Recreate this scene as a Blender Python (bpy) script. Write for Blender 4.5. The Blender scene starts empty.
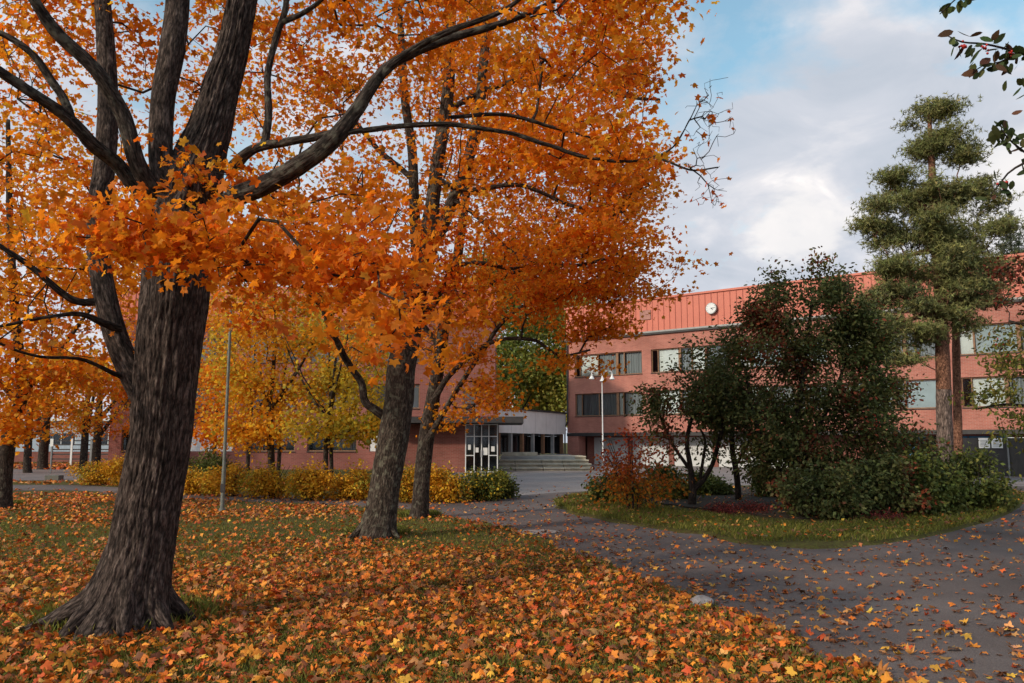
import bpy, math, random
import numpy as np
from mathutils import Vector, Matrix

W, H = 1024, 683
F = 800.0            # focal length in pixels
HY = 442.0           # row of the horizon
EYE = 1.75
PITCH = math.atan((HY - H / 2) / F)
CP, SP = math.cos(PITCH), math.sin(PITCH)
rng = np.random.default_rng(7)
random.seed(7)
sc = bpy.context.scene
COL = sc.collection

# ------------------------------------------------------------------ survey helpers
def ray(px, py):
    x = (px - W / 2) / F; y = -(py - H / 2) / F
    return np.array([x, CP - y * SP, SP + y * CP])
def at(px, py, Y):
    d = ray(px, py); t = Y / d[1]
    return np.array([d[0] * t, Y, EYE + d[2] * t])
def gnd(px, py, z=0.0):
    d = ray(px, py); t = (z - EYE) / d[2]
    return np.array([d[0] * t, d[1] * t, z])

# ------------------------------------------------------------------ noise
def vnoise(P, seed=0):
    P = np.asarray(P, float)
    I = np.floor(P).astype(np.int64); f = P - I; f = f * f * (3 - 2 * f)
    def h(a, b, c):
        n = (a * 374761393 + b * 668265263 + c * 2147483647 + seed * 1442695041) & 0xffffffff
        n = ((n ^ (n >> 13)) * 1274126177) & 0xffffffff
        return ((n ^ (n >> 16)) & 0xffff) / 65535.0
    x, y, z = I[..., 0], I[..., 1], I[..., 2]
    r = 0
    for dx in (0, 1):
        for dy in (0, 1):
            for dz in (0, 1):
                w = (f[..., 0] if dx else 1 - f[..., 0]) * (f[..., 1] if dy else 1 - f[..., 1]) * (f[..., 2] if dz else 1 - f[..., 2])
                r = r + w * h(x + dx, y + dy, z + dz)
    return r
def fbm(P, seed=0, o=4):
    P = np.asarray(P, float); r = 0; a = .5; s = 0
    for i in range(o):
        r = r + a * vnoise(P * (2 ** i), seed + i); s += a; a *= .5
    return r / s

# ------------------------------------------------------------------ object helpers
def tag(o, label=None, cat=None, group=None, kind=None):
    if label: o['label'] = label
    if cat: o['category'] = cat
    if group: o['group'] = group
    if kind: o['kind'] = kind
    return o
def empty(name, loc, rz=0.0, label=None, cat=None, group=None):
    o = bpy.data.objects.new(name, None); COL.objects.link(o)
    o.location = loc; o.rotation_euler = (0, 0, rz); o.empty_display_size = .3
    return tag(o, label, cat, group)
def link(name, me, mat=None, parent=None):
    o = bpy.data.objects.new(name, me); COL.objects.link(o)
    if mat is not None:
        for m in (mat if isinstance(mat, list) else [mat]): me.materials.append(m)
    if parent is not None: o.parent = parent
    return o
def npmesh(name, V, faces, smooth=False, col=None, vecs=None):
    """V (n,3); faces list of (m,k) int arrays"""
    me = bpy.data.meshes.new(name)
    V = np.ascontiguousarray(V, dtype=np.float32)
    me.vertices.add(len(V)); me.vertices.foreach_set('co', V.ravel())
    loops = np.concatenate([f.ravel() for f in faces]).astype(np.int32)
    sizes = np.concatenate([np.full(len(f), f.shape[1], dtype=np.int32) for f in faces])
    starts = np.concatenate([[0], np.cumsum(sizes)[:-1]]).astype(np.int32)
    me.loops.add(len(loops)); me.loops.foreach_set('vertex_index', loops)
    me.polygons.add(len(sizes)); me.polygons.foreach_set('loop_start', starts)
    try: me.polygons.foreach_set('loop_total', sizes)
    except Exception: pass
    me.update(calc_edges=True)
    if smooth: me.polygons.foreach_set('use_smooth', np.ones(len(sizes), dtype=bool))
    if col is not None:
        a = me.attributes.new('tint', 'FLOAT_COLOR', 'POINT')
        c = np.ones((len(V), 4), dtype=np.float32); c[:, :3] = col
        a.data.foreach_set('color', c.ravel())
    if vecs is not None:
        a = me.attributes.new('bark', 'FLOAT_VECTOR', 'POINT')
        a.data.foreach_set('vector', np.ascontiguousarray(vecs, dtype=np.float32).ravel())
    return me

class MB:
    """collects polygons for one mesh"""
    def __init__(s): s.v = []; s.f = []; s.m = []
    def poly(s, pts, m=0):
        b = len(s.v); s.v += [tuple(p) for p in pts]; s.f.append(tuple(range(b, b + len(pts)))); s.m.append(m); return s
    def box(s, x0, y0, z0, x1, y1, z1, m=0):
        b = len(s.v)
        s.v += [(x0,y0,z0),(x1,y0,z0),(x1,y1,z0),(x0,y1,z0),(x0,y0,z1),(x1,y0,z1),(x1,y1,z1),(x0,y1,z1)]
        for f in ((0,3,2,1),(4,5,6,7),(0,1,5,4),(1,2,6,5),(2,3,7,6),(3,0,4,7)):
            s.f.append(tuple(b + i for i in f)); s.m.append(m)
        return s
    def cyl(s, p0, p1, r0, r1=None, n=12, m=0):
        r1 = r0 if r1 is None else r1
        p0 = Vector(p0); p1 = Vector(p1); d = (p1 - p0).normalized()
        a = d.orthogonal().normalized(); c = d.cross(a)
        b = len(s.v)
        for p, r in ((p0, r0), (p1, r1)):
            for i in range(n):
                t = 2 * math.pi * i / n
                s.v.append(tuple(p + a * (r * math.cos(t)) + c * (r * math.sin(t))))
        for i in range(n):
            j = (i + 1) % n
            s.f.append((b + i, b + j, b + n + j, b + n + i)); s.m.append(m)
        s.f.append(tuple(b + i for i in reversed(range(n)))); s.m.append(m)
        s.f.append(tuple(b + n + i for i in range(n))); s.m.append(m)
        return s
    def prism(s, pts, z0, z1, m=0):
        b = len(s.v); n = len(pts)
        s.v += [(p[0], p[1], z0) for p in pts] + [(p[0], p[1], z1) for p in pts]
        for i in range(n):
            j = (i + 1) % n; s.f.append((b+i, b+j, b+n+j, b+n+i)); s.m.append(m)
        s.f.append(tuple(b + i for i in reversed(range(n)))); s.m.append(m)
        s.f.append(tuple(b + n + i for i in range(n))); s.m.append(m)
        return s
    def build(s, name, mat, parent=None, bevel=0, smooth=False):
        me = bpy.data.meshes.new(name); me.from_pydata(s.v, [], s.f); me.update()
        o = link(name, me, mat, parent)
        if any(s.m): me.polygons.foreach_set('material_index', s.m)
        if smooth: me.polygons.foreach_set('use_smooth', [True] * len(s.f))
        if bevel:
            md = o.modifiers.new('Bevel', 'BEVEL'); md.width = bevel; md.segments = 2; md.limit_method = 'ANGLE'
        return o

# ------------------------------------------------------------------ materials
def newmat(name):
    m = bpy.data.materials.new(name); m.use_nodes = True
    nt = m.node_tree; nt.nodes.clear()
    out = nt.nodes.new('ShaderNodeOutputMaterial')
    return m, nt, out
def N(nt, t, **kw):
    n = nt.nodes.new(t)
    for k, v in kw.items():
        if k in n.inputs: n.inputs[k].default_value = v
        else: setattr(n, k, v)
    return n
def L(nt, a, b): nt.links.new(a, b)
def ramp(nt, fac, stops):
    r = nt.nodes.new('ShaderNodeValToRGB'); cr = r.color_ramp
    while len(cr.elements) > len(stops): cr.elements.remove(cr.elements[-1])
    while len(cr.elements) < len(stops): cr.elements.new(.5)
    for e, (p, c) in zip(cr.elements, stops):
        e.position = p; e.color = (*c, 1) if len(c) == 3 else c
    if fac is not None: L(nt, fac, r.inputs[0])
    return r.outputs[0]
def mix(nt, fac, a, b, t='MIX'):
    n = nt.nodes.new('ShaderNodeMix'); n.data_type = 'RGBA'; n.blend_type = t
    for v, s in ((fac, n.inputs[0]), (a, n.inputs[6]), (b, n.inputs[7])):
        if hasattr(v, 'type') and hasattr(v, 'is_output'): L(nt, v, s)
        elif isinstance(v, (int, float)): s.default_value = v
        else: s.default_value = (*v, 1)
    return n.outputs[2]
def surf(name, c, rough=.7, var=.15, scale=3.0, metal=0, spec=.3, bump=0, bscale=40, stretch=None, c2=None):
    m, nt, out = newmat(name)
    b = N(nt, 'ShaderNodeBsdfPrincipled'); b.inputs['Roughness'].default_value = rough
    b.inputs['Metallic'].default_value = metal; b.inputs['Specular IOR Level'].default_value = spec
    tc = N(nt, 'ShaderNodeTexCoord'); mp = N(nt, 'ShaderNodeMapping'); L(nt, tc.outputs['Object'], mp.inputs[0])
    if stretch: mp.inputs['Scale'].default_value = stretch
    n = N(nt, 'ShaderNodeTexNoise'); n.inputs['Scale'].default_value = scale; n.inputs['Detail'].default_value = 6
    L(nt, mp.outputs[0], n.inputs['Vector'])
    lo = tuple(x * (1 - var) for x in c); hi = c2 if c2 else tuple(min(1, x * (1 + var)) for x in c)
    L(nt, ramp(nt, n.outputs[0], [(.3, lo), (.7, hi)]), b.inputs['Base Color'])
    if bump:
        n2 = N(nt, 'ShaderNodeTexNoise'); n2.inputs['Scale'].default_value = bscale; n2.inputs['Detail'].default_value = 5
        L(nt, mp.outputs[0], n2.inputs['Vector'])
        bm = N(nt, 'ShaderNodeBump'); bm.inputs['Strength'].default_value = bump; bm.inputs['Distance'].default_value = .02
        L(nt, n2.outputs[0], bm.inputs['Height']); L(nt, bm.outputs[0], b.inputs['Normal'])
    L(nt, b.outputs[0], out.inputs[0]); return m
def leafmat(name, trans=.4, rough=.55, spec=.25):
    m, nt, out = newmat(name)
    a = N(nt, 'ShaderNodeAttribute'); a.attribute_name = 'tint'
    b = N(nt, 'ShaderNodeBsdfPrincipled'); b.inputs['Roughness'].default_value = rough
    b.inputs['Specular IOR Level'].default_value = spec
    t = N(nt, 'ShaderNodeBsdfTranslucent')
    L(nt, a.outputs['Color'], b.inputs['Base Color'])
    L(nt, mix(nt, 1.0, a.outputs['Color'], (1.0, .92, .7), 'MULTIPLY'), t.inputs[0])
    x = N(nt, 'ShaderNodeMixShader'); x.inputs[0].default_value = trans
    L(nt, b.outputs[0], x.inputs[1]); L(nt, t.outputs[0], x.inputs[2]); L(nt, x.outputs[0], out.inputs[0])
    return m
def barkmat(name, dark, mid, light, sx=22, sz=3.0, bump=1.0, lichen=None):
    m, nt, out = newmat(name)
    b = N(nt, 'ShaderNodeBsdfPrincipled'); b.inputs['Roughness'].default_value = .9; b.inputs['Specular IOR Level'].default_value = .15
    a = N(nt, 'ShaderNodeAttribute'); a.attribute_name = 'bark'
    mp = N(nt, 'ShaderNodeMapping'); mp.inputs['Scale'].default_value = (sx, sx, sz); L(nt, a.outputs['Vector'], mp.inputs[0])
    n = N(nt, 'ShaderNodeTexNoise'); n.inputs['Scale'].default_value = 1; n.inputs['Detail'].default_value = 7; n.inputs['Roughness'].default_value = .65
    n.inputs['Distortion'].default_value = .6
    L(nt, mp.outputs[0], n.inputs['Vector'])
    v = N(nt, 'ShaderNodeTexVoronoi'); v.feature = 'DISTANCE_TO_EDGE'; v.inputs['Scale'].default_value = .9
    L(nt, mix(nt, .25, mp.outputs[0], n.outputs['Color']), v.inputs['Vector'])
    c = ramp(nt, n.outputs[0], [(.32, dark), (.5, mid), (.72, light)])
    vr = ramp(nt, v.outputs['Distance'], [(0, (.45, .43, .42)), (.22, (1, 1, 1))])
    c = mix(nt, .9, c, vr, 'MULTIPLY')
    mp2 = N(nt, 'ShaderNodeMapping'); mp2.inputs['Scale'].default_value = (sx * 3.2, sx * 3.2, sz * 3); L(nt, a.outputs['Vector'], mp2.inputs[0])
    nf = N(nt, 'ShaderNodeTexNoise'); nf.inputs['Scale'].default_value = 1; nf.inputs['Detail'].default_value = 4; L(nt, mp2.outputs[0], nf.inputs['Vector'])
    c = mix(nt, 1, c, ramp(nt, nf.outputs[0], [(.38, (.45, .44, .43)), (.6, (1.35, 1.3, 1.28))]), 'MULTIPLY')
    if lichen:
        n3 = N(nt, 'ShaderNodeTexNoise'); n3.inputs['Scale'].default_value = 9; n3.inputs['Detail'].default_value = 5
        L(nt, a.outputs['Vector'], n3.inputs['Vector'])
        c = mix(nt, ramp(nt, n3.outputs[0], [(.55, (0, 0, 0)), (.66, (.75, .75, .75))]), c, lichen)
    L(nt, c, b.inputs['Base Color'])
    hgt = N(nt, 'ShaderNodeMath'); hgt.operation = 'MULTIPLY'
    mm = N(nt, 'ShaderNodeMath'); mm.operation = 'MINIMUM'; mm.inputs[1].default_value = .3; L(nt, v.outputs['Distance'], mm.inputs[0])
    ad = N(nt, 'ShaderNodeMath'); ad.operation = 'ADD'; L(nt, mm.outputs[0], ad.inputs[0]); L(nt, n.outputs[0], ad.inputs[1])
    bm = N(nt, 'ShaderNodeBump'); bm.inputs['Strength'].default_value = bump; bm.inputs['Distance'].default_value = .025
    L(nt, ad.outputs[0], bm.inputs['Height']); L(nt, bm.outputs[0], b.inputs['Normal'])
    nt.nodes.remove(hgt)
    L(nt, b.outputs[0], out.inputs[0]); return m
def brickmat(name, c1, c2, mortar):
    m, nt, out = newmat(name)
    b = N(nt, 'ShaderNodeBsdfPrincipled'); b.inputs['Roughness'].default_value = .85; b.inputs['Specular IOR Level'].default_value = .2
    tc = N(nt, 'ShaderNodeTexCoord'); sx = N(nt, 'ShaderNodeSeparateXYZ'); L(nt, tc.outputs['Object'], sx.inputs[0])
    ad = N(nt, 'ShaderNodeMath'); ad.operation = 'ADD'; L(nt, sx.outputs[0], ad.inputs[0]); L(nt, sx.outputs[1], ad.inputs[1])
    cb = N(nt, 'ShaderNodeCombineXYZ'); L(nt, ad.outputs[0], cb.inputs[0]); L(nt, sx.outputs[2], cb.inputs[1])
    k = N(nt, 'ShaderNodeTexBrick'); k.inputs['Scale'].default_value = 1; k.inputs['Brick Width'].default_value = .27; k.inputs['Row Height'].default_value = .082
    k.inputs['Mortar Size'].default_value = .009; k.inputs['Color1'].default_value = (*c1, 1); k.inputs['Color2'].default_value = (*c2, 1); k.inputs['Mortar'].default_value = (*mortar, 1)
    L(nt, cb.outputs[0], k.inputs['Vector'])
    n = N(nt, 'ShaderNodeTexNoise'); n.inputs['Scale'].default_value = .5; n.inputs['Detail'].default_value = 8; L(nt, tc.outputs['Object'], n.inputs['Vector'])
    c = mix(nt, 1, k.outputs['Color'], ramp(nt, n.outputs[0], [(.3, (.70, .68, .67)), (.7, (1.16, 1.16, 1.15))]), 'MULTIPLY')
    L(nt, c, b.inputs['Base Color']); L(nt, b.outputs[0], out.inputs[0]); return m
def glassmat(name, c=(.02, .025, .03), rough=.06, alpha_t=.55):
    m, nt, out = newmat(name)
    g = N(nt, 'ShaderNodeBsdfGlossy'); g.inputs['Roughness'].default_value = rough; g.inputs['Color'].default_value = (.9, .95, 1, 1)
    t = N(nt, 'ShaderNodeBsdfTransparent'); t.inputs[0].default_value = (.8, .86, .88, 1)
    f = N(nt, 'ShaderNodeFresnel'); f.inputs[0].default_value = 1.7
    x = N(nt, 'ShaderNodeMixShader'); L(nt, f.outputs[0], x.inputs[0]); L(nt, t.outputs[0], x.inputs[1]); L(nt, g.outputs[0], x.inputs[2])
    L(nt, x.outputs[0], out.inputs[0]); return m

M_MAPLE = leafmat('maple_leaf', .66)
M_GREEN = leafmat('green_leaf', .3, .65, .15)
M_FALL = leafmat('fallen_leaf', .12, .6, .3)
M_NEEDLE = leafmat('needles', .15, .6, .2)
M_BARK1 = barkmat('bark_old_maple', (.014, .010, .009), (.075, .055, .047), (.20, .155, .135), 24, 6.5, 1.0)
M_BARK2 = barkmat('bark_maple', (.02, .016, .013), (.075, .058, .046), (.17, .14, .115), 28, 7, .9, (.16, .15, .11))
M_BARKL = barkmat('bark_limb', (.018, .014, .012), (.055, .042, .035), (.13, .105, .09), 28, 7, .8, (.12, .11, .085))
M_TWIG = surf('twig_bark', (.045, .032, .026), .9, .3)
M_BARKP = barkmat('bark_pine', (.09, .045, .03), (.26, .125, .08), (.38, .21, .14), 18, 8, .8)
M_BARKP2 = barkmat('bark_pine_low', (.06, .045, .04), (.19, .14, .12), (.3, .22, .19), 12, 3, .9)
M_BARKS = barkmat('bark_shrub', (.015, .012, .01), (.05, .038, .032), (.1, .08, .07), 40, 8, .6)
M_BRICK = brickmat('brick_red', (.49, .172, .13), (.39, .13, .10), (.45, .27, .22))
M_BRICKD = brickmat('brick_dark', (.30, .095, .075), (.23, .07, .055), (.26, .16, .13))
M_BRICK_SHADED = brickmat('brick_tree_shaded', (.30, .092, .078), (.23, .07, .06), (.28, .17, .14))  # same red brick as the long building, tree shade put into the colour
M_SHEET = surf('red_sheet_metal', (.58, .165, .11), .5, .07, .8, 0, .35)
M_SEAM = surf('sheet_seam', (.36, .085, .06), .5, .05)
M_DARKM = surf('dark_metal', (.045, .04, .04), .55, .2)
M_GREYM = surf('galvanised', (.25, .25, .25), .45, .15, 6, .5)
M_WHITE = surf('white_paint', (.72, .72, .72), .5, .06)
M_PANEL = surf('white_panel', (.74, .71, .69), .7, .08, 1.2)
M_WOOD = surf('wood_frame', (.24, .125, .07), .6, .2, 8)
M_GLASS = glassmat('window_glass')
M_BLIND = surf('blind', (.78, .77, .74), .8, .05, 2)
M_SHADE = surf('roller_shade', (.46, .51, .53), .8, .1, 2)
M_CURT = surf('curtain', (.34, .35, .36), .9, .3, 3, stretch=(5, 5, .1))
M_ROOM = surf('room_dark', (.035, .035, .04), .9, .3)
M_STONE = surf('step_stone', (.46, .40, .31), .85, .3, 2.5, bump=.3)
M_CONC = surf('concrete', (.32, .31, .30), .85, .2, 2, bump=.3)
M_BLUE = surf('blue_paint', (.05, .19, .36), .5, .15, 2)
M_BGREY = surf('blue_grey_cladding', (.36, .42, .49), .7, .1, 1, stretch=(6, 1, 1))
M_PAPER = surf('paper', (.75, .74, .72), .7, .05)
M_INK = surf('ink', (.15, .15, .16), .7, .1)
M_POLE = surf('pole_paint', (.16, .17, .15), .6, .2, 10)
M_BERRY = surf('berry', (.5, .02, .015), .3, .25, 40, spec=.5)

# ------------------------------------------------------------------ tubes
def smooth_path(P, R, seg):
    P = np.asarray(P, float); R = np.asarray(R, float)
    if len(P) < 2: return P, R
    Q = np.vstack([2 * P[0] - P[1], P, 2 * P[-1] - P[-2]])
    outp, outr = [], []
    for i in range(len(P) - 1):
        p0, p1, p2, p3 = Q[i], Q[i + 1], Q[i + 2], Q[i + 3]
        n = max(1, int(math.ceil(np.linalg.norm(p2 - p1) / seg)))
        t = np.linspace(0, 1, n, endpoint=False)[:, None]
        outp.append(.5 * (2 * p1 + (p2 - p0) * t + (2 * p0 - 5 * p1 + 4 * p2 - p3) * t ** 2 + (3 * p1 - p0 - 3 * p2 + p3) * t ** 3))
        outr.append(R[i] + (R[i + 1] - R[i]) * t[:, 0])
    outp.append(P[-1:]); outr.append(R[-1:])
    return np.vstack(outp), np.concatenate(outr)

class Tubes:
    def __init__(s): s.V = []; s.F = []; s.T = []; s.B = []; s.n = 0
    def add(s, P, R, sides=6, disp=None, cap=True):
        P = np.asarray(P, float); R = np.asarray(R, float); n = len(P)
        T = np.gradient(P, axis=0); T /= np.maximum(np.linalg.norm(T, axis=1, keepdims=True), 1e-9)
        a = np.array([1., .0, 0]) if abs(T[0, 0]) < .8 else np.array([0, 1., 0])
        Nn = np.zeros((n, 3)); u = a - T[0] * (a @ T[0]); u /= np.linalg.norm(u)
        for i in range(n):
            u = u - T[i] * (u @ T[i]); u /= max(np.linalg.norm(u), 1e-9); Nn[i] = u
        Bn = np.cross(T, Nn)
        th = np.linspace(0, 2 * math.pi, sides, endpoint=False)
        ln = np.concatenate([[0], np.cumsum(np.linalg.norm(np.diff(P, axis=0), axis=1))])
        rr = np.repeat(R[:, None], sides, 1)
        if disp is not None: rr = disp(P, rr, th, ln)
        V = P[:, None] + rr[..., None] * (np.cos(th)[None, :, None] * Nn[:, None] + np.sin(th)[None, :, None] * Bn[:, None])
        off = rng.uniform(0, 50)
        bk = np.stack([R[:, None] * np.cos(th)[None], R[:, None] * np.sin(th)[None], np.repeat(ln[:, None], sides, 1) + off], -1)
        i = np.arange(n - 1)[:, None] * sides; j = np.arange(sides)[None]; k = (j + 1) % sides
        Fq = np.stack([i + j, i + k, i + sides + k, i + sides + j], -1).reshape(-1, 4) + s.n
        s.V.append(V.reshape(-1, 3)); s.F.append(Fq); s.B.append(bk.reshape(-1, 3)); base = s.n; s.n += n * sides
        if cap:
            s.V.append(P[-1:] + T[-1:] * R[-1] * .5); s.B.append(bk.reshape(-1, 3)[-1:])
            last = base + (n - 1) * sides
            s.T.append(np.stack([last + np.arange(sides), last + (np.arange(sides) + 1) % sides, np.full(sides, s.n)], -1)); s.n += 1
    def build(s, name, mat, parent):
        f = [np.vstack(s.F)] + ([np.vstack(s.T)] if s.T else [])
        me = npmesh(name, np.vstack(s.V), f, smooth=True, vecs=np.vstack(s.B))
        return link(name, me, mat, parent)

# ------------------------------------------------------------------ leaves
def mirror(half):
    pts = [(r * math.cos(math.radians(a)), r * math.sin(math.radians(a))) for a, r in half]
    l = [(-x, y) for x, y in reversed(pts) if abs(x) > 1e-6]
    return np.array(pts + l)
LEAF_HI = mirror([(-75, .1), (-38, .42), (-20, .56), (5, .44), (20, .62), (37, .78), (52, .62), (66, .49), (78, .64), (90, .86)])
LEAF_MID = mirror([(-80, .12), (-25, .54), (6, .45), (38, .77), (65, .50), (90, .85)])
LEAF_LO = mirror([(-50, .35), (5, .40), (38, .72), (90, .8)])
LEAF_OVAL = np.array([(0, 0), (.2, .2), (.27, .5), (.16, .85), (0, 1.05), (-.16, .85), (-.27, .5), (-.2, .2)])
LEAF_DIA = np.array([(0, 0), (.3, .45), (0, 1.0), (-.3, .45)])
def frames(n, up_bias=.9, outward=None):
    Nn = rng.normal(size=(n, 3)); Nn[:, 2] += up_bias * 2.0; Nn /= np.linalg.norm(Nn, axis=1, keepdims=True)
    Y = rng.normal(size=(n, 3)) * .7; Y[:, 2] -= .5
    if outward is not None: Y += outward * .8
    Y -= Nn * np.sum(Y * Nn, 1, keepdims=True); Y /= np.maximum(np.linalg.norm(Y, axis=1, keepdims=True), 1e-6)
    return np.cross(Y, Nn), Y, Nn
def leafmesh(name, P, size, colr, mat, parent=None, tpl=LEAF_MID, up=.9, outward=None, bend=.35, fr=None):
    n = len(P); X, Y, Nn = fr if fr is not None else frames(n, up, outward)
    k = len(tpl); t = np.vstack([[0, .12], tpl]) if tpl is not LEAF_DIA and tpl is not LEAF_OVAL else tpl
    rad2 = (t ** 2).sum(1)
    b = rng.normal(.25, bend, n)
    tw = rng.normal(0, bend * .6, n)
    z = -b[:, None] * rad2[None] * .6 + tw[:, None] * (t[None, :, 0] * t[None, :, 1])
    if tpl is LEAF_HI or tpl is LEAF_MID: z = z + rng.normal(0, .05, (n, len(t)))
    V = P[:, None] + size[:, None, None] * (t[None, :, 0, None] * X[:, None] + t[None, :, 1, None] * Y[:, None] + z[..., None] * Nn[:, None])
    m = len(t)
    if tpl is LEAF_DIA: f = np.array([[0, 1, 2], [0, 2, 3]])
    elif tpl is LEAF_OVAL: f = np.array([[0, 1, 7], [1, 6, 7], [1, 2, 6], [2, 5, 6], [2, 3, 5], [3, 4, 5]])
    else: f = np.array([[0, 1 + i, 1 + (i + 1) % k] for i in range(k)])
    Fa = (f[None] + (np.arange(n) * m)[:, None, None]).reshape(-1, 3)
    c = np.repeat(colr, m, 0)
    me = npmesh(name, V.reshape(-1, 3), [Fa], col=c)
    return link(name, me, mat, parent)
def palette(n, cols, w=None, var=.22, pos=None, clump=0, seed=0):
    cols = np.array(cols); w = np.ones(len(cols)) if w is None else np.array(w, float)
    if pos is not None and clump > 0:
        q = fbm(pos * clump, seed, 2); q = (q - q.min()) / max(1e-6, q.max() - q.min())
        u = np.clip(q * .65 + rng.random(n) * .35, 0, .9999)
        # rank to cumulative weights
        u = np.argsort(np.argsort(u)) / n
    else: u = rng.random(n)
    cw = np.cumsum(w) / w.sum(); i = np.minimum(np.searchsorted(cw, u), len(cols) - 1)
    c = cols[i] * np.exp(rng.normal(0, var, (n, 1))) * np.exp(rng.normal(0, var * .25, (n, 3)))
    return np.clip(c, 0.002, .95)

# ------------------------------------------------------------------ tree growth
def blob(px, py, Y, rx, ry, rz, n):
    """an ellipsoid of crown: centre seen at a pixel at depth Y, half-sizes in pixels / metres of depth"""
    c = at(px, py, Y); return (c, np.array([rx * Y / F, rz, ry * Y / F]), n)
CLUMP = .17
def sample_blobs(bl, shell=.3):
    out = []
    for c, r, n in bl:
        d = rng.normal(size=(n, 3)); d /= np.linalg.norm(d, axis=1, keepdims=True)
        p = d * (rng.random((n, 1)) ** shell)
        if n >= 18:
            k = max(3, n // 9); j = rng.integers(0, k, n); m = rng.random(n) < .72
            p[m] = p[j[m]] + rng.normal(size=(int(m.sum()), 3)) * CLUMP
        out.append(c + p * r)
    return np.vstack(out)
def grow(limbs, targets, base, bf=.35, seg=.35, zmin=0.0, skip_r=1e9, tip=.0035, jit=.09):
    nodes, pl, lr, par = [], [], [], []
    for P, R in limbs:
        for p, r in zip(P, R):
            if p[2] > zmin and r < skip_r:
                nodes.append(p); pl.append(np.linalg.norm(p - base)); lr.append(r); par.append(-1)
    nodes = list(nodes); n0 = len(nodes)
    NP = np.array(nodes); PL = np.array(pl)
    M = len(targets)
    best = np.full(M, np.inf); bi = np.zeros(M, int)
    for s in range(0, n0, 200):
        D = np.linalg.norm(targets[:, None] - NP[None, s:s + 200], axis=2) + bf * PL[None, s:s + 200]
        j = D.argmin(1); v = D[np.arange(M), j]; u = v < best; best[u] = v[u]; bi[u] = j[u] + s
    alive = np.ones(M, bool); tipidx = np.zeros(M, int)
    for it in range(M):
        bb = np.where(alive, best, np.inf); i = int(bb.argmin()); q = int(bi[i]); alive[i] = False
        p0 = nodes[q]; p1 = targets[i]; d = np.linalg.norm(p1 - p0); k = max(1, int(math.ceil(d / seg)))
        perp = rng.normal(size=3); perp[2] = abs(perp[2]) * .6; prev = q
        new = []
        for a in range(1, k + 1):
            t = a / k; p = p0 + (p1 - p0) * t + perp * jit * d * math.sin(math.pi * t) + (rng.normal(size=3) * .04 * min(d, 1) if a < k else 0)
            nodes.append(p); pl.append(pl[prev] + d / k); par.append(prev); lr.append(0); prev = len(nodes) - 1; new.append(prev)
        tipidx[i] = prev
        for x in new:
            D = np.linalg.norm(targets - nodes[x], axis=1) + bf * pl[x]
            u = alive & (D < best); best[u] = D[u]; bi[u] = x
    n = len(nodes); rad = np.zeros(n); e = 2.3
    acc = np.zeros(n); kid = np.full(n, -1); kr = np.zeros(n)
    for x in range(n - 1, n0 - 1, -1):
        rad[x] = max(tip, acc[x] ** (1 / e)) if acc[x] > 0 else tip
        pq = par[x]
        if rad[x] > kr[pq]: kr[pq] = rad[x]; kid[pq] = x
        acc[pq] += rad[x] ** e
    for x in range(n0): rad[x] = lr[x]
    chains = []
    for x in range(n0, n):
        pq = par[x]
        if pq < n0 or kid[pq] != x:
            ch = [pq, x]; y = kid[x]
            while y >= 0: ch.append(y); y = kid[y]
            P = np.array([nodes[c] for c in ch]); R = np.array([rad[c] for c in ch])
            R[0] = min(R[0], R[1] * 1.25); 
            if pq < n0: R = np.minimum(R, rad[pq] * .85)
            chains.append((P, R))
    return chains, np.array(nodes[n0:]) if n > n0 else np.zeros((0, 3))

def trace(pts, Y=None, ws=.88):
    """(px, py, width_px[, Y]) -> centre line in metres and radii"""
    P, R = [], []
    for p in pts:
        y = p[3] if len(p) > 3 else Y
        P.append(at(p[0], p[1], y)); R.append(p[2] / 2 * y / F * ws)
    return np.array(P), np.array(R)

def leaf_points(tips, per, spread, flat=.55, extra=None, eper=0):
    P = np.repeat(tips, per, 0)
    if extra is not None and eper > 0 and len(extra):
        sel = extra[rng.random(len(extra)) < eper]; P = np.vstack([P, np.repeat(sel, max(1, per // 3), 0)])
    return P + rng.normal(size=P.shape) * np.array([spread, spread, spread * flat])

def flare(amount, lobes, ph, height=.22):
    def f(P, rr, th, ln):
        z = P[:, 2:3]
        k = np.exp(-np.maximum(z, 0) / height)
        lob = .35 + .65 * np.clip(np.cos(lobes * th[None] + ph + .6 * np.sin(2 * th[None])), -.2, 1)
        rr = rr * (1 + amount * k * lob)
        return rr
    return f
def bark_disp(depth, freq, zf, base=None, seed=3):
    def f(P, rr, th, ln):
        if base: rr = base(P, rr, th, ln)
        q = np.stack([np.cos(th)[None] * freq + 0 * ln[:, None], np.sin(th)[None] * freq + 0 * ln[:, None], np.repeat(ln[:, None] * zf, len(th), 1)], -1)
        w = vnoise(q * .5, seed + 9)[..., None]
        q2 = q + w * .9
        rdg = 1 - np.abs(2 * vnoise(q2, seed) - 1)
        r2 = 1 - np.abs(2 * vnoise(q2 * 2.1, seed + 1) - 1)
        low = fbm(q * .18, seed + 5, 2) - .5
        return rr * (1 + low * .16) - depth * (rdg ** 2.5) - depth * .45 * r2 ** 2 
    return f

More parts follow.
